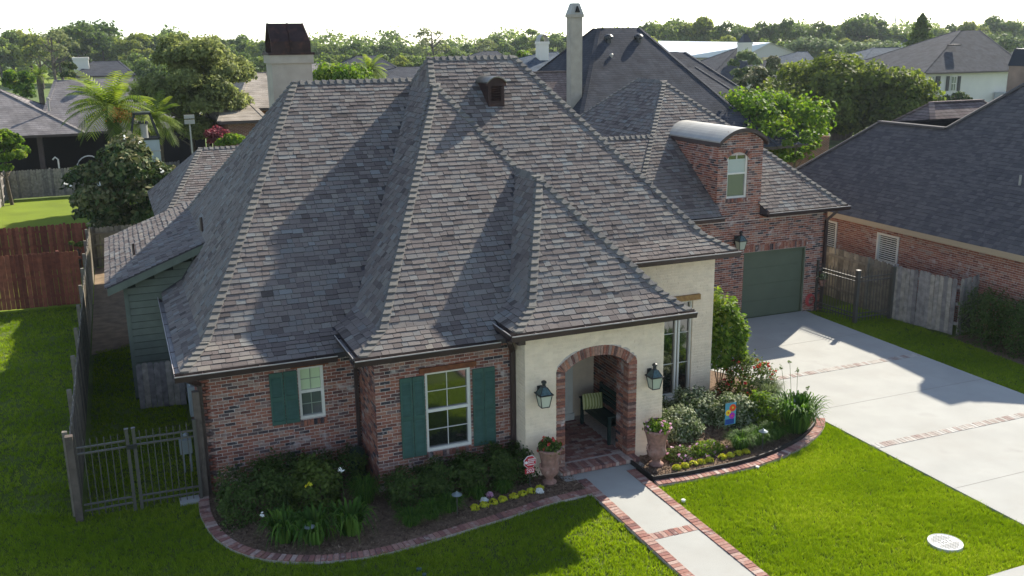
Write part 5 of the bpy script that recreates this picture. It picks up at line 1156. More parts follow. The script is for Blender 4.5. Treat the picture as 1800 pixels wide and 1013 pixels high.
# --- east neighbour, brick with dark slate roof
EH = thing('neighbour_house', 'brick neighbour house on the right with wide dark shingled roof', 'house', (27, 20, 0))
ewin = [(23.75, 24.65, 1.22, 2.15), (26.7, 27.6, 1.0, 2.15)]
bm_ = MB()
for a, e, c, d in rect_minus(17.9, 34, 0, 2.55, ewin): bm_.box((23.4, a, c), (23.6, e, d))
bm_.box((23.6, 17.9, 0), (43, 18.1, 2.5)); bm_.box((23.6, 33.8, 0), (36, 34, 2.5)); ew = bm_.build('wall', MO, EH)
EBR = []
for V, o_, mt_ in lay(ew, (23.4, 0), (0, 1), 17.9, 29.5, .9, 2.5, ewin, inward=(1, 0), reg=False): EBR.append(V)
m = MB()
for V in EBR: m.add(V, BF, float(np.clip(brick_tone()*.6+.15, 0, 1)))
m.build('brickwork', BR, ew, kind='stuff')
MB().box((23.36, 17.9, 0), (23.399, 29.5, .9)).build('brick_face', NB, EH)
for (a, e, c, d) in ewin:
    f = MB().box((23.36, a-.04, c-.04), (23.5, e+.04, c+.03)).box((23.36, a-.04, d-.03), (23.5, e+.04, d+.04)).box((23.36, a-.04, c+.03), (23.5, a+.03, d-.03)).box((23.36, e-.03, c+.03), (23.5, e+.04, d-.03)).build('window', WHITE, EH)
    MB().box((23.46, a, c), (23.48, e, d)).build('pane', GL, f); l = MB(); z = c+.06
    while z < d-.04: l.obox((23.44, (a+e)/2, z), (0, (e-a)/2-.04, 0), (.012, 0, .012), (-.002, 0, .002)); z += .07
    l.build('louvred_blind', WHITE, f)
E1 = [(2.62, 22.95, 37, 20.0, 31.0), (5.50, 26.0, 34, 23.0, 27.8)]
E2 = [(2.62, 22.96, 44, 17.5, 27.8), (7.49, 28.1, 38.9, 22.65, 22.65)]
BLOCKS_SAVE = BLOCKS; BLOCKS = [E1, E2]
er = felt(E1, 'roof', EH); er2 = felt(E2, 'roof', EH); m = MB(); m2 = MB(); SHD = mat('dark_shingle', [(.075, .07, .075), (.095, .09, .09), (.12, .112, .11)], spec=.1, rough=.95, noise=.15, nscale=40)
for b_, mm in ((E1, m), (E2, m2)):
    off = 0
    for s_ in 'L':
        t_, off = tabs_of(*side_quads([(l[0], l[1], l[2], max(l[3], 11.), l[4]) for l in b_], s_)[0], b_)
        for V, c in t_: mm.add(V, TABF, random.random())
m.build('shingle_field', SHD, er, kind='stuff'); m2.build('shingle_field', SHD, er2, kind='stuff')
BLOCKS = BLOCKS_SAVE
er.data.materials[0] = R_SLATE; er2.data.materials[0] = R_SLATE
MB().box((22.93, 17.5, 2.44), (22.97, 31, 2.62)).box((22.97, 17.5, 2.44), (23.36, 31, 2.47)).build('fascia', mat('tan_fascia', [(.36, .28, .18)], rough=.7), EH)
b = MB(); b.beam((26.0, 27.8, 5.53), (26.0, 24.7, 5.53), .26, .06); b.beam((22.95, 31, 2.64), (26.0, 27.8, 5.53), .26, .06); b.beam((26.0, 24.72, 5.53), (28.1, 22.65, 7.52), .26, .06); b.beam((28.1, 22.65, 7.52), (38.9, 22.65, 7.52), .26, .06); b.beam((22.96, 17.5, 2.64), (28.1, 22.65, 7.52), .26, .06); b.build('ridge', SHD, EH)
q0, q1 = at_y(1637, 180, 30.5), at_y(1725, 182, 30.5); E3 = roof_block(EH, [(2.9, q0[0]-3.4, q1[0]+3.4, 26.4, 34.6), (q0[2], q0[0], q1[0], 30.5, 30.5)], R_BROWN)
pipe_vent(EH, 29.4, 24.9, 5.6, .55); MB().beam((24.55, 20.4, 4.25), (24.55, 20.4, 4.55), .05).build('vent_pipe', STEEL, EH)
c = MB().box((27.85, 23.2, 5.5), (28.9, 24.1, 7.55)).build('chimney', mat('brown_stucco', [(.22, .17, .13)], rough=.9, noise=.2, nscale=2), EH); MB().prism([(27.82, 7.55), (28.93, 7.55), (28.7, 8.1), (28.05, 8.1)], 'y', 23.17, 24.13).build('hood', BLACK, c)
# --- big slate roof behind the garage, with the tall stucco chimney
t = thing('neighbour_house', 'large dark slate roofed house behind the garage with tall stucco chimney', 'house', (28, 44, 0))
MB().box((21, 44.5, 0), (38, 58, 3)).build('wall', NBF, t)
roof_block(t, [(3.0, 20.2, 32.2, 41.6, 58), (9.15, 25.9, 28.5, 50, 50.6)], R_SLATE); roof_block(t, [(3.0, 24, 34.8, 41.8, 60), (6.88, 28, 32.4, 50, 52)], R_SLATE)
roof_block(t, [(3.0, 26, 39.2, 48.0, 64), (7.65, 30, 35.4, 56.0, 57)], R_SLATE)
roof_block(t, [(3.0, 13.5, 24, 44, 53), (6.9, 20.5, 23.2, 48.5, 48.5)], R_BROWN)
c = MB().box((22.05, 45.6, 4), (22.68, 46.15, 9.65)).build('chimney', STUC, t); MB().box((21.99, 45.54, 9.65), (22.74, 46.21, 9.8)).build('crown', STUC, c)
MB().add([(22.0, 45.55, 9.8), (22.73, 45.55, 9.8), (22.73, 46.2, 9.8), (22.0, 46.2, 9.8), (22.17, 45.7, 10.35), (22.56, 45.7, 10.35), (22.56, 46.05, 10.35), (22.17, 46.05, 10.35)], [(0, 1, 5, 4), (1, 2, 6, 5), (2, 3, 7, 6), (3, 0, 4, 7), (4, 5, 6, 7)]).build('hood', STEEL, c)
MB().prism([(22.24, 9.9), (22.5, 9.9), (22.37, 10.2)], 'y', 45.5, 45.66).build('hood_opening', DARKW, c)
roof_vent(t, 26.0, 49.0, 8.5, .26); roof_vent(t, 27.9, 49.0, 8.5, .26); pipe_vent(t, 25.6, 47.9, 7.2, .45); pipe_vent(t, 22.4, 44.8, 4.3, .6); pipe_vent(t, 23.6, 44.9, 4.6, .6)
# --- dark house with open patio, far left
t = thing('neighbour_house', 'grey hip roofed house with dark open patio behind the back fence', 'house', (-3, 66, 0))
roof_block(t, [(3.35, -4.4, 6, 66, 80), (6.35, -3.2, 3.5, 71.5, 72.5)], R_GREY); roof_block(t, [(3.35, -16, -1.6, 65.2, 76), (5.9, -11, -6.5, 70.5, 70.5)], R_GREY)
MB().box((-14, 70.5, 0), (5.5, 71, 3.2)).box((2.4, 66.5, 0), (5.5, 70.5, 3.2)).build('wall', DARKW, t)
for x in (-13.5, -8.8, -4.3, 2.2): MB().box((x-.15, 66.4, 0), (x+.15, 66.7, 3.2)).build('post', BROWN, t)
roof_vent(t, -1.2, 70.5, 6.1, .3); pipe_vent(t, -3.6, 67.6, 4.9, .4)
def chair_far(label, x, y):
    t = thing('patio_lounger', label, 'lounger', (x, y, 0)); m_ = LGREY
    MB().box((x-.9, y-.3, .4), (x+.5, y+.3, .46)).build('seat', m_, t); MB().obox((x+.8, y, .7), (.4, 0, .3), (0, .3, 0), (-.02, 0, .03)).build('backrest', m_, t)
    for dx in (-.8, .4):
        for dy in (-.25, .25): MB().box((x+dx, y+dy-.02, 0), (x+dx+.04, y+dy+.02, .4)).build('leg', m_, t)
chair_far('pale lounger on the dark patio beyond the back fence', -5.2, 64.4)
t = thing('grill', 'small white metal cabinet with curved pipe on the dark patio', 'grill', (-3.1, 64.6, 0)); MB().box((-3.3, 64.3, 0), (-2.4, 64.8, 1.1)).build('body', LGREY, t); MB().tube([(-3.3, 64.4, 0), (-3.3, 64.4, 1.9), (-3.45, 64.4, 2.05), (-3.6, 64.4, 1.9)], .05, 6).build('pipe', WHITE, t)
t = thing('egg_chair', 'round hanging chair frame on the dark patio', 'chair', (-1.6, 64.6, 0)); MB().tube([(-1.6+.75*math.cos(a), 64.6, 1.15+.85*math.sin(a)) for a in np.linspace(.2, 6.0, 22)], .04, 6).build('ring', LGREY, t); MB().lathe((-1.5, 64.6, .35), [(.3, 0), (.5, .2), (.1, .25)], 14).build('cushion', GREEN, t)
# --- outdoor fireplace chimney with metal frame, left background
t = thing('garden_chimney', 'pale block chimney with black trapezoid metal frame on top, among palms', 'chimney', (1.2, 48, 0))
c = MB().box((.66, 48, 0), (1.92, 49.1, 4.28)).build('stack', mat('painted_block', [(.36, .40, .42)], rough=.8, noise=.08, nscale=2), t)
for z in (3.2, 3.75): MB().box((.64, 47.98, z), (1.94, 49.12, z+.03)).build('course', STUC, t)
b = MB()
for y in (48.02, 49.06): b.beam((.66, y, 4.33), (1.94, y, 4.33), .1); b.beam((.66, y, 4.33), (.94, y, 5.5), .1); b.beam((1.94, y, 4.33), (1.62, y, 5.5), .1); b.beam((.90, y, 5.5), (1.66, y, 5.5), .1)
b.box((.9, 48.0, 5.46), (1.66, 49.1, 5.55)); b.build('frame', BLACK, t); MB().tube([(1.32, 48.5, 4.28), (1.32, 48.5, 5.0)], .16, 12).build('flue', STEEL, t); MB().tube([(1.32, 48.5, 5.0), (1.32, 48.5, 5.12)], .22, 12).build('flue_cap', BLACK, t)
t = thing('floodlight_pole', 'small pale panel light on a thin pole behind the rear roof', 'lamp', (3.2, 46, 0)); MB().tube([(3.2, 46, 0), (3.2, 46, 5.1)], .04, 6).build('pole', STEEL, t); MB().box((2.98, 45.9, 5.1), (3.42, 46.0, 5.28)).box((2.98, 45.9, 5.34), (3.42, 46.0, 5.5)).build('panel', STEEL, t)
# --- distant houses (distance in metres, placed by what the street plan and their size imply)
def far_house(label, pxl, pxr, py_e, Y, rm, wm, pr=None, depth=12, win=0, chim=None, ze=None, group='distant houses between the trees'):
    """pxl..pxr: eave width seen; py_e eave row; pr=(pxl,pxr,py) ridge"""
    a = at_y(pxl, py_e, Y); e = at_y(pxr, py_e, Y); r0 = at_y(pr[0], pr[2], Y+depth/2); r1 = at_y(pr[1], pr[2], Y+depth/2); zz = max(2.4, (a[2]+e[2])/2)
    ws = []
    for i in range(win): x = a[0]+(e[0]-a[0])*(i+1)/(win+1); ws.append((x-.5, x+.5, .9, min(2.3, zz-.4), 1))
    return house(label, a[0], e[0], Y, Y+depth, zz, max(r0[2], zz+1), rm, wm, rx=(r0[0], r1[0]), ry=(Y+depth/2, Y+depth/2), win=ws, chim=chim)
p = at_y(145, 120, 118)
far_house('distant slate hip roof with white chimney left of the oak', 128, 238, 133, 110, R_SLATE, CREAM_W, (165, 208, 108), 14, 3, chim=(p[0], 114, 1.5, p[2]+1.2, CREAM_W, None))
far_house('tan roofed brick house just left of the stucco chimney', 415, 505, 190, 62, R_TAN, NBF, (440, 470, 128), 14, 1)
far_house('brown roofed brick house between the oak and the rear wing', 385, 470, 212, 52, R_TAN, NBF, (402, 428, 180), 10, 0)
far_house('low grey roofed house right of the stucco chimney, left one', 535, 600, 133, 150, R_GREY, LGREY, (545, 580, 112), 12, 2)
far_house('slate hip house behind the small palm', 590, 720, 132, 130, R_SLATE, NBF, (628, 660, 98), 14, 1)
far_house('slate roofed house right of the small palm', 670, 765, 140, 100, R_SLATE, NBF, (700, 738, 118), 10, 1)
p = at_y(953, 80, 86)
far_house('blue roofed house with arched white chimney', 905, 1020, 128, 82, R_BLUE, CREAM_W, (955, 978, 92), 12, 0, chim=(p[0], 86, .95, p[2]+.35, CREAM_W, 'arch'))
far_house('dark roofed house peeping over the main ridge', 820, 905, 112, 120, R_SLATE, NBF, (850, 872, 90), 10, 0)
# metal barn
a = at_y(1205, 100, 150); e = at_y(1425, 98, 150); t = thing('metal_barn', 'long pale metal roofed barn in the right background', 'barn', (a[0]+18, 150, 0)); g0 = at_y(1320, 100, 150)
zr = at_y(1350, 75, 150)[2]; zw = at_y(1322, 101, 150)[2]; x0, xm, x1 = at_y(1200, 100, 150)[0], at_y(1352, 75, 150)[0], at_y(1404, 94, 150)[0]
xg = at_y(1300, 100, 150)[0]
b = MB(); b.prism([(xg, 0), (x1, 0), (x1, zw+.4), (xm, zr), (xg, zw)], 'y', 150, 152); b.box((x0, 151, 0), (xg, 175, zw)); b.build('wall', mat('barn_wall', [(.48, .46, .40)], rough=.8, noise=.05), t)
zl = at_y(1210, 101, 150)[2]; b = MB(); b.add([(x0-1, 150, zl), (xg, 149.5, zw), (xm, 149.5, zr), (at_y(1245, 77, 150)[0], 176, zr+.6)], [(0, 1, 2, 3)]); b.add([(xm, 149.5, zr), (x1+.5, 149.5, zw+.3), (x1+.5, 176, zw+.3), (at_y(1245, 77, 150)[0], 176, zr+.6)], [(0, 1, 2, 3)])
b.build('roof', mat('galvanised_roof', [(.62, .66, .68)], rough=.45, metal=.1), t); MB().box((at_y(1345, 101, 149)[0], 149.4, 0), (at_y(1392, 101, 149)[0], 149.9, at_y(1345, 101, 149)[2])).build('porch', mat('yellow_wall', [(.70, .55, .28)], rough=.9), t)
p = at_y(1309, 85, 104)
far_house('steep slate roofed house with small chimney in front of the barn', 1240, 1345, 140, 100, R_SLATE, CREAM_W, (1296, 1312, 84), 12, 1, chim=(p[0], 104, 1.3, p[2]+.7, CREAM_W, 'dark'))
far_house('small pale house right of the steep slate roof', 1330, 1380, 138, 115, R_SLATE, CREAM_W, (1345, 1362, 106), 9, 2)
far_house('dark blue hip roof right of the barn', 1378, 1445, 122, 125, R_BLUE, CREAM_W, (1402, 1418, 91), 12, 1)
p = at_y(1578, 90, 118)
far_house('cream house with white chimney behind the big round tree', 1505, 1625, 118, 112, R_BLUE, CREAM_W, (1535, 1580, 84), 12, 2, chim=(p[0], 116, 1.3, p[2]+1.2, CREAM_W, 'dark'))
far_house('dark roof strip right of the white two storey house', 1770, 1860, 118, 130, R_SLATE, NBF, (1790, 1850, 82), 12, 0)
# white two storey house
t = thing('neighbour_house', 'cream two storey house with black shutters and dark hip roof', 'house', (86, 80, 0))
x0, x1 = at_y(1619, 160, 82)[0], at_y(1788, 160, 82)[0]; ze = at_y(1700, 128, 82)[2]
MB().box((x0, 82, -.02), (x1, 95, ze)).build('wall', CREAM_W, t)
rx0, rx1 = at_y(1688, 54, 88)[0], at_y(1722, 55, 88)[0]; roof_block(t, [(ze+.15, x0-.7, x1+.7, 81.2, 95.5), (at_y(1700, 54, 88)[2], rx0, rx1, 88, 88.6)], R_SLATE)
def cwin(px0, px1, py0, py1, sh):
    a, c = at_y(px0, py1, 82), at_y(px1, py0, 82); f = MB().box((a[0], 81.9, a[2]), (c[0], 82.05, c[2])).build('window', WHITE, t); d = MB(); w = c[0]-a[0]; h = c[2]-a[2]
    MB().box((a[0]+.06, 81.86, a[2]+.06), (c[0]-.06, 81.89, c[2]-.06)).build('pane', GLG, f); q = MB().box(((a[0]+c[0])/2-.03, 81.83, a[2]+.06), ((a[0]+c[0])/2+.03, 81.859, c[2]-.06)); q.box((a[0]+.06, 81.831, (a[2]+c[2])/2-.03), (c[0]-.06, 81.858, (a[2]+c[2])/2+.03)); q.build('muntin', WHITE, f)
    for p0, p1 in sh: s0, s1 = at_y(p0, py1, 82), at_y(p1, py0, 82); MB().box((s0[0], 81.85, s0[2]), (s1[0], 81.95, s1[2])).build('shutter', BLACK, t)
cwin(1636, 1643, 134, 152, [(1643, 1652)]); cwin(1669, 1680, 134, 160, [(1661, 1668), (1681, 1688)]); cwin(1768, 1779, 133, 157, [])
MB().box((at_y(1758, 170, 81)[0], 80.5, 0), (at_y(1782, 170, 81)[0], 81.8, at_y(1770, 162, 81)[2])).build('awning', LGREY, t)
MB().box((at_y(1671, 80, 84.5)[0], 84, 7.3), (at_y(1684, 80, 84.5)[0], 85, at_y(1675, 78, 84.5)[2])).build('roof_vent', BROWN, t)
t = thing('power_pylon', 'thin distant power line pylon above the trees on the right', 'pylon', (at_y(1560, 60, 400)[0], 400, 0))
for px in (1556, 1575):
    b = MB(); q = at_y(px, 25, 400); b.tube([(q[0], 400, 0), (q[0], 400, q[2])], .35, 5); b.beam((q[0]-4, 400, q[2]-3), (q[0]+4, 400, q[2]-3), .3); b.build('mast', LGREY, t)
# pavement and street seen beyond the garage
poly_sheet('street', [(24, 62), (60, 70), (60, 78), (20, 69)], -.02, CONC)
# ------------------------------------------------------------------ trees
def limbs(b, base, top, r, n, R):
    R = min(R, (top[2]-base[2])*.55)
    base = np.array(base, float); top = np.array(top, float); mid = (base+top)/2+A3(random.uniform(-.1, .1)*R, random.uniform(-.1, .1)*R, 0)
    b.tube([base, mid, top], [r, r*.75, r*.35], 8)
    for i in range(n):
        s = random.uniform(.35, .9); p = base+(top-base)*s; a = random.uniform(0, 6.28); q = p+A3(math.cos(a)*R*.55, math.sin(a)*R*.55, R*random.uniform(.3, .7))
        b.tube([p, (p+q)/2+A3(0, 0, -.05*R), q], [r*.4, r*.25, r*.08], 5)
def tree_at(label, px, pytop, pybot, wpx, Y, m, n, leaf, cat='tree', name='tree', group=None, np_=16, flatb=.55, ztrunk=None, sq=.8, spread=.85, pr=(.26, .42), multi=1, depth=1.):
    """a broad-leaved tree standing Y metres off; crown from pytop down to pybot, wpx wide in the photo"""
    c = at_y(px, (pytop+pybot)/2, Y); top = at_y(px, pytop, Y)[2]; bot = max(at_y(px, pybot, Y)[2], .3); R = abs(at_y(px+wpx/2, pytop, Y)[0]-at_y(px-wpx/2, pytop, Y)[0])/2; H = top-bot
    t = thing(name, label, cat, (c[0], Y, 0), group); pr_ = R*np.mean(pr)
    P = puffs(np_, R, H-pr_*.8, bot+H*.45 if False else (top+bot)/2, 1., spread, pr); P[:, 1] = P[:, 1]*depth+Y; P[:, 0] += c[0]
    ex = np.abs(P[:, 0]-c[0])+P[:, 3]; P[:, 0] = c[0]+(P[:, 0]-c[0])*(R/ex.max())*1.0; zz_ = P[:, 2]; lo, hi = zz_.min(), zz_.max(); P[:, 2] = bot+P[:, 3].mean()*sq*.4+(zz_-lo)/(hi-lo+1e-6)*(H-P[:, 3].mean()*sq*1.3)
    edge = 1-.55*np.abs((P[:, 0]-c[0])/R)**2.2; mid_ = bot+H*.42; P[:, 2] = mid_+(P[:, 2]-mid_)*edge
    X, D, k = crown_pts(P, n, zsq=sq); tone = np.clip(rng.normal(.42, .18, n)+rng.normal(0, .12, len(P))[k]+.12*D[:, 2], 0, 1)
    V, F, T = leaves(X, leaf, tone, out=D, aspect=.6); np_mesh('crown', V, F, T, m, t)
    for q in range(multi):
        b = MB(); dx = (q-(multi-1)/2)*.5; limbs(b, (c[0]+dx, Y, -.1), (c[0]+dx*2.2, Y, bot+H*.55), max(.1, R*.06), 6, R); b.build('trunk', BARK, t)
    return t
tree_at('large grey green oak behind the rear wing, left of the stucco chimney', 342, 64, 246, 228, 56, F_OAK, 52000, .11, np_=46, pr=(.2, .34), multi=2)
t = tree_at('magnolia tree with bronze leaves and white blooms by the side fence', 219, 240, 438, 212, 44, F_MAG, 24000, .125, name='magnolia_tree', np_=44, pr=(.26, .36))
V, F, T = leaves(np.repeat(np.array([at_y(x, y, 42.3) for x, y in ((218, 243), (233, 296), (175, 324), (117, 325), (285, 303), (247, 250), (160, 345))]), 7, 0)+rng.normal(scale=.05, size=(49, 3)), .05, rng.uniform(0, 1, 49), aspect=.8); np_mesh('blossom', V, F, T, WHF, t, kind='stuff')
tree_at('green bush tree behind the pale fence at the left frame edge', 8, 232, 300, 88, 60, F_BRIGHT, 5000, .12, np_=14)
tree_at('tree with sunlit top left of the dark patio house, rounded', 38, 122, 172, 64, 105, F_BRIGHT, 3500, .24, np_=14)
tree_at('small olive tree beside the round tree at far left', 122, 110, 138, 30, 110, F_MAG, 1200, .25, np_=8)
tree_at('broad dark oak rising behind the dark neighbour roof', 1484, 94, 236, 268, 66, F_OAKD, 46000, .2, np_=70, pr=(.16, .26), multi=3)
tree_at('bright green tree directly behind the dormer', 1318, 156, 292, 240, 46, F_BRIGHT, 30000, .14, np_=44, pr=(.22, .34), multi=2)
tree_at('olive tree in front of the metal barn', 1308, 92, 160, 66, 92, F_PALE, 3600, .22, np_=12)
tree_at('reddish bronze tree right of the barn porch', 1372, 100, 150, 46, 90, F_MAG, 2200, .22, np_=10)
tree_at('bronze leaved tree behind the bright green tree', 1325, 118, 165, 60, 75, F_MAG, 2600, .2, np_=10)
tree_at('small sunlit tree at the street beside the dark neighbour roof', 1400, 228, 285, 60, 40, F_BRIGHT, 3600, .09, np_=12, pr=(.2, .3))
tree_at('pale rounded willow beyond the dark blue roof', 1430, 66, 105, 82, 150, F_PALE, 3600, .36, np_=14)
tree_at('second pale rounded willow right of the first', 1515, 72, 105, 96, 155, F_PALE, 3600, .36, np_=14)
tree_at('pale shrubby tree behind the cream two storey house', 1735, 58, 105, 80, 130, F_PALE, 3000, .3, np_=12)
tree_at('dark round bush in front of the cream two storey house', 1684, 162, 182, 40, 79, F_DARK, 2400, .12, np_=8, name='bush', cat='bush')
tree_at('bright clipped hedge behind the rear wing roof', 402, 234, 256, 66, 50, F_BRIGHT, 3600, .07, np_=12, name='hedge', cat='hedge')
tree_at('reddish leaved shrub below the oak', 375, 222, 250, 62, 51, F_RED, 2000, .08, np_=9, name='shrub', cat='shrub')
tree_at('yellow green bamboo clump right of the stucco chimney', 600, 118, 146, 110, 60, F_BRIGHT, 5200, .12, np_=18, name='bamboo_clump', cat='bamboo', sq=1.1)
tree_at('green creeper on the fence end by the side yard', 137, 418, 462, 28, 39.5, F_MID, 900, .07, np_=6, name='climbing_vine', cat='vine')
tree_at('yellow green tree left of the blue roofed house', 918, 90, 125, 60, 100, F_BRIGHT, 2600, .22, np_=10)
# cypress: narrow layered crown
def conifer(label, px, pytop, pybot, wpx, Y, m, n, leaf):
    c = at_y(px, pytop, Y); top = c[2]; bot = at_y(px, pybot, Y)[2]; R = abs(at_y(px+wpx/2, pytop, Y)[0]-at_y(px-wpx/2, pytop, Y)[0])/2; t = thing('cypress_tree', label, 'tree', (c[0], Y, 0))
    s = rng.uniform(0, 1, n)**.8; a = rng.uniform(0, 6.28, n); rr = R*(s**.75)*rng.uniform(.3, 1.05, n)*(1+.25*np.sin(s*38+a*2)); X = np.stack([c[0]+rr*np.cos(a), Y+rr*np.sin(a), top-s*(top-bot)], 1)
    V, F, T = leaves(X, leaf, np.clip(rng.normal(.45, .2, n), 0, 1), aspect=.5); np_mesh('crown', V, F, T, m, t); MB().tube([(c[0], Y, -.1), (c[0], Y, top-.4)], [R*.12, .05], 7).build('trunk', BARK, t)
conifer('tall narrow cypress left of the cream two storey house', 1622, 24, 118, 56, 105, F_MID, 5000, .26)
# palms
def palm(label, px, pyc, rpx, Y, n=95, name='palm_tree', trunk=.3, droop=1., fruit=False, m=F_STRAP):
    c = at_y(px, pyc, Y); R = abs(at_y(px+rpx, pyc, Y)[0]-c[0]); t = thing(name, label, 'palm', (c[0], Y, 0))
    MB().tube([(c[0], Y, -.1), (c[0], Y, c[2]*.5), (c[0], Y, c[2]-.1)], [trunk*1.1, trunk*.9, trunk], 10).build('trunk', BARK, t); VV, TT = [], []
    for i in range(n):
        a = rng.uniform(0, 6.28); el = rng.uniform(-.35, 1.3); L = R*rng.uniform(.85, 1.15); p = c.copy(); d = A3(math.cos(a)*math.cos(el), math.sin(a)*math.cos(el), math.sin(el)); tn = rng.uniform(.1, 1); S_ = 16
        for k in range(S_):
            q = p+d*L/S_; side = np.cross(d, A3(0, 0, 1)); side /= np.linalg.norm(side)+1e-6
            ll = R*.24*math.sin(math.pi*(k+1.5)/(S_+2))**.6
            for sg in (-1, 1):
                e_ = q+side*sg*ll*.85+d*ll*.55-A3(0, 0, ll*.30); wv = d*L/S_*.62; VV += [p, p+wv, e_+wv*.3, e_]; TT.append(float(np.clip(tn+rng.normal(0, .12), 0, 1)))
            p = q; d = d-A3(0, 0, .085*droop); d /= np.linalg.norm(d)
    VV = np.array(VV); np_mesh('fronds', VV, np.arange(len(VV)).reshape(-1, 4), np.array(TT), m, t, kind='stuff')
    if fruit: V, F, T = leaves(c+A3(.15*R, -.3*R, -.12*R)+rng.normal(scale=(.13*R, .1*R, .09*R), size=(260, 3)), .07, rng.uniform(0, 1, 260), aspect=.8); np_mesh('fruit_cluster', V, F, T, mat('orange_fruit', [(.45, .17, .03), (.55, .25, .05)], rough=.8), t, kind='stuff')
PALM = foliage('leaf_palm', [(.05, .09, .015), (.13, .19, .025), (.26, .31, .05)], .4)
palm('tall feathery palm with orange fruit left of the metal framed chimney', 196, 192, 88, 50, 62, fruit=True, m=PALM)
palm('second feathery palm partly hidden behind the metal framed chimney', 272, 212, 62, 51.5, 50, m=PALM)
palm('small palm beyond the left ridge line', 651, 122, 32, 75, 60, m=PALM)
palm('small palm at far left in the trees beyond the field', 68, 132, 24, 112, 40, m=PALM)
# distant trees: four prototypes, copied; each tree is a thing with crown and trunk
PROTO = {}
def proto(key, m, n, H, R, leaf, base=.18, np_=14, pr=(.24, .4), bare=False):
    P = puffs(np_, R, H*(1-base)-R*.3, H*(base+(1-base)/2), 1., .74, pr); P[:, 2] = np.minimum(P[:, 2], H-P[:, 3]*.85)
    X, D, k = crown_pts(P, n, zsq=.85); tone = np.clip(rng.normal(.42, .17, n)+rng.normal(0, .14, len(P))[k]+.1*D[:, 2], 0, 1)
    V, F, T = leaves(X, leaf, tone, out=D, aspect=.65); me = np_me('crown', V, F, T, m); b = MB(); limbs(b, (0, 0, -.3), (0, 0, H*.8 if bare else H*.6), R*.06, 22 if bare else 5, R); o = b.build('trunk', BARK); tm = o.data; bpy.data.objects.remove(o); PROTO[key] = (me, tm, H, R)
proto('dark', F_DARK2 := foliage('leaf_far_dark', [(.05, .085, .022), (.10, .145, .035), (.16, .20, .05)], .4), 3600, 16, 6.5, .42)
proto('mid', F_MID2 := foliage('leaf_far_mid', [(.08, .12, .028), (.15, .20, .045), (.23, .27, .07)], .42), 3600, 16, 6.0, .42)
proto('bright', F_BR2 := foliage('leaf_far_bright', [(.11, .14, .03), (.21, .24, .05), (.30, .31, .08)], .42), 3400, 15, 6.0, .42)
proto('tall', F_MID2, 3200, 19, 4.6, .42, base=.3)
proto('broad', F_DARK2, 4200, 14, 8.5, .45, base=.2, np_=20)
proto('bare', foliage('leaf_thin', [(.14, .16, .06), (.22, .24, .10)], .3), 900, 17, 6.0, .3, base=.25, np_=18, pr=(.16, .25), bare=True)
KN = {'dark': 'dark green broad-leaved tree', 'mid': 'mid green broad-leaved tree', 'bright': 'yellow green tree', 'tall': 'tall slender tree', 'broad': 'wide spreading dark tree', 'bare': 'thin almost leafless tree'}
PLACED = {}
def far_tree(px, pytop, Y, key, wide=1., grp='trees of the far tree line', label=None):
    me, tm, H, R = PROTO[key]; p = at_y(px, pytop, Y); h = p[2]; s = h/H; t = thing('tree', label or '', 'tree', (p[0], Y, 0), grp)
    t.scale = (s*wide, s*wide, s); t.rotation_euler = (0, 0, random.uniform(0, 6.28)); PLACED[t] = (px, Y, key, label)
    for nm, d in (('crown', me), ('trunk', tm)):
        o = bpy.data.objects.new(nm, d); COL.objects.link(o); o.parent = t
    return t
LINE = [(-8, 55, 'mid'), (14, 48, 'dark'), (42, 44, 'bright'), (62, 50, 'bright'), (86, 34, 'bare'), (100, 46, 'mid'), (128, 28, 'dark'), (148, 30, 'broad'), (176, 48, 'dark'), (200, 52, 'mid'), (228, 50, 'bright'), (252, 46, 'tall'), (275, 38, 'mid'), (296, 44, 'dark'),
        (322, 52, 'mid'), (345, 60, 'mid'), (372, 57, 'dark'), (395, 58, 'mid'), (418, 56, 'dark'), (440, 54, 'mid'), (462, 52, 'mid'), (500, 58, 'dark'), (545, 58, 'mid'), (572, 61, 'mid'), (600, 66, 'mid'), (625, 68, 'dark'), (648, 67, 'mid'), (672, 66, 'dark'), (695, 70, 'dark'), (722, 70, 'mid'), (757, 33, 'bare'),
        (745, 76, 'mid'), (775, 74, 'bright'), (800, 76, 'mid'), (825, 72, 'dark'), (850, 58, 'bare'), (868, 56, 'dark'), (890, 57, 'mid'), (912, 62, 'dark'), (935, 38, 'tall'), (955, 58, 'mid'), (980, 54, 'dark'), (1006, 62, 'mid'), (1036, 58, 'mid'), (1068, 60, 'dark'), (1095, 50, 'dark'), (1118, 44, 'mid'),
        (1145, 32, 'dark'), (1172, 14, 'mid'), (1196, 12, 'mid'), (1222, 20, 'bright'), (1250, 30, 'mid'), (1282, 30, 'dark'), (1310, 23, 'mid'), (1336, 30, 'dark'), (1362, 24, 'mid'), (1384, 25, 'dark'), (1410, 27, 'mid'), (1438, 30, 'dark'), (1462, 28, 'mid'), (1488, 30, 'dark'), (1510, 17, 'broad'), (1532, 22, 'dark'),
        (1556, 46, 'mid'), (1580, 42, 'dark'), (1600, 40, 'mid'), (1645, 32, 'mid'), (1668, 36, 'dark'), (1694, 40, 'mid'), (1715, 30, 'bright'), (1738, 28, 'mid'), (1758, 20, 'dark'), (1782, 30, 'mid'), (1806, 36, 'dark')]
for px, py, k in LINE: far_tree(px, py, 205+random.uniform(-12, 12) if px > 1080 else (235+random.uniform(-15, 25) if k not in ('bare',) else 190), k, 1.0 if px > 1080 else 1.1)
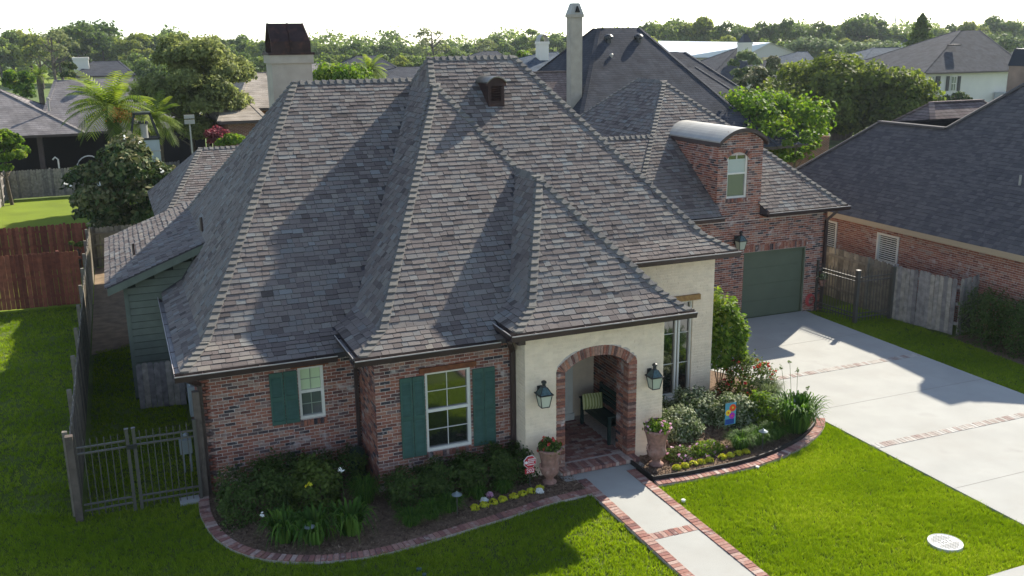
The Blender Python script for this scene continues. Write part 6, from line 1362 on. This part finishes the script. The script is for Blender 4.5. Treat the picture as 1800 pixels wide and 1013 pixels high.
for i in range(34):   # second row, lower, in front of the line
    px = 255+i*46+random.uniform(-12, 12); 
    far_tree(px, random.uniform(72, 92) if px < 1080 else random.uniform(52, 72), random.uniform(165, 190), random.choice(('mid', 'bright', 'mid', 'dark')), 1.15, 'lower trees in front of the far tree line')
for px, py, Y in ((700, 92, 150), (735, 96, 140), (770, 95, 150), (800, 92, 140), (835, 98, 120), (575, 92, 150), (600, 100, 140), (660, 100, 150), (870, 95, 130), (900, 100, 120), (1085, 85, 120), (1450, 92, 120), (1560, 95, 100), (1640, 80, 120), (300, 95, 140), (330, 100, 120), (262, 98, 150), (225, 100, 150), (1760, 75, 140), (1210, 130, 85), (1250, 125, 95)):
    far_tree(px, py, Y, random.choice(('bright', 'mid', 'dark')), .9, 'smaller trees between the far houses')
used = set(); order = sorted(PLACED.items(), key=lambda q: q[1][0]); landmarks = [(100, 'above the left field'), (240, 'left of the big oak'), (430, 'above the big oak'), (560, 'beside the stucco chimney'), (760, 'over the left ridge line'), (930, 'over the main ridge'), (1060, 'by the tall pale chimney'), (1240, 'right of the big slate roof'), (1430, 'behind the metal barn'), (1620, 'behind the broad dark oak'), (1830, 'behind the cream two storey house')]
ORD = ['leftmost', 'second', 'third', 'fourth', 'fifth', 'sixth', 'seventh', 'eighth', 'ninth', 'tenth', 'eleventh', 'twelfth', 'thirteenth']
cnt = {}
for t, (px, Y, k, lb) in order:
    lm = [l for l in landmarks if px < l[0]+1][0][1] if px < 1830 else landmarks[-1][1]; row = 'far line' if Y > 195 else ('middle row' if Y > 160 else 'near row'); key = (lm, row, k); cnt[key] = cnt.get(key, 0)+1
    PLACED[t] += (key, cnt[key])
for t, v in PLACED.items():
    lm, row, k = v[4]; n_ = v[5]; t['label'] = f"{KN[k]} {lm}, {row}"+(f', {ORD[n_-1]} from left' if cnt[v[4]] > 1 else '')
# the unbroken wood behind the line, one mass
NP = 520; PX = np.linspace(-320, 520, NP)+rng.normal(scale=2, size=NP); PR = rng.uniform(2.6, 4.6, NP); PH = 10.2+1.6*np.sin(PX*.11)+1.0*np.sin(PX*.31+1)+rng.normal(0, .8, NP)+(PX > 150)*2+(PX < -10)*2.5
PP = np.stack([PX, 300+rng.uniform(0, 14, NP), PH-PR, PR], 1); PP = np.concatenate([PP, np.stack([PX+1, 294+rng.uniform(-5, 5, NP), (PH-PR)*.62, PR], 1), np.stack([PX-1, 290+rng.uniform(-4, 4, NP), np.full(NP, 1.5), PR], 1)])
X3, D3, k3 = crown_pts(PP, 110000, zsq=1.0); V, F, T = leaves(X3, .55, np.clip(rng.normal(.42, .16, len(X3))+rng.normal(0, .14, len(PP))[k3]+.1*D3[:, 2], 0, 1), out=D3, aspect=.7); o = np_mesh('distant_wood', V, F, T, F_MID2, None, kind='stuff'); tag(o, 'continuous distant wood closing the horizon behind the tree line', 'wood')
N = 9000; X = rng.uniform(20, 150, N); Y = rng.uniform(96, 165, N); Z = rng.uniform(0, 3.2, N)*(.6+.4*np.sin(X*.5)); V, F, T = leaves(np.stack([X, Y, Z], 1), .3, rng.uniform(0, 1, N), aspect=.7); o = np_mesh('distant_shrubbery', V, F, T, F_BR2, None, kind='stuff'); tag(o, 'mixed low shrubbery between the distant houses', 'shrubs')
poly_sheet('field', [(-200, 240), (-5, 240), (20, 420), (-260, 420)], -.03, FARG)

HZ = bpy.data.materials.new('haze_air'); HZ.use_nodes = True; hn = HZ.node_tree.nodes; hn.remove(hn['Principled BSDF']); pv = hn.new('ShaderNodeVolumePrincipled')
pv.inputs['Color'].default_value = (.82, .92, 1, 1); pv.inputs['Density'].default_value = .00016; pv.inputs['Anisotropy'].default_value = .25; HZ.node_tree.links.new(pv.outputs[0], hn['Material Output'].inputs['Volume'])
o = MB().box((-420, -60, -1.06), (620, 470, 26)).build('haze', HZ, kind='stuff')
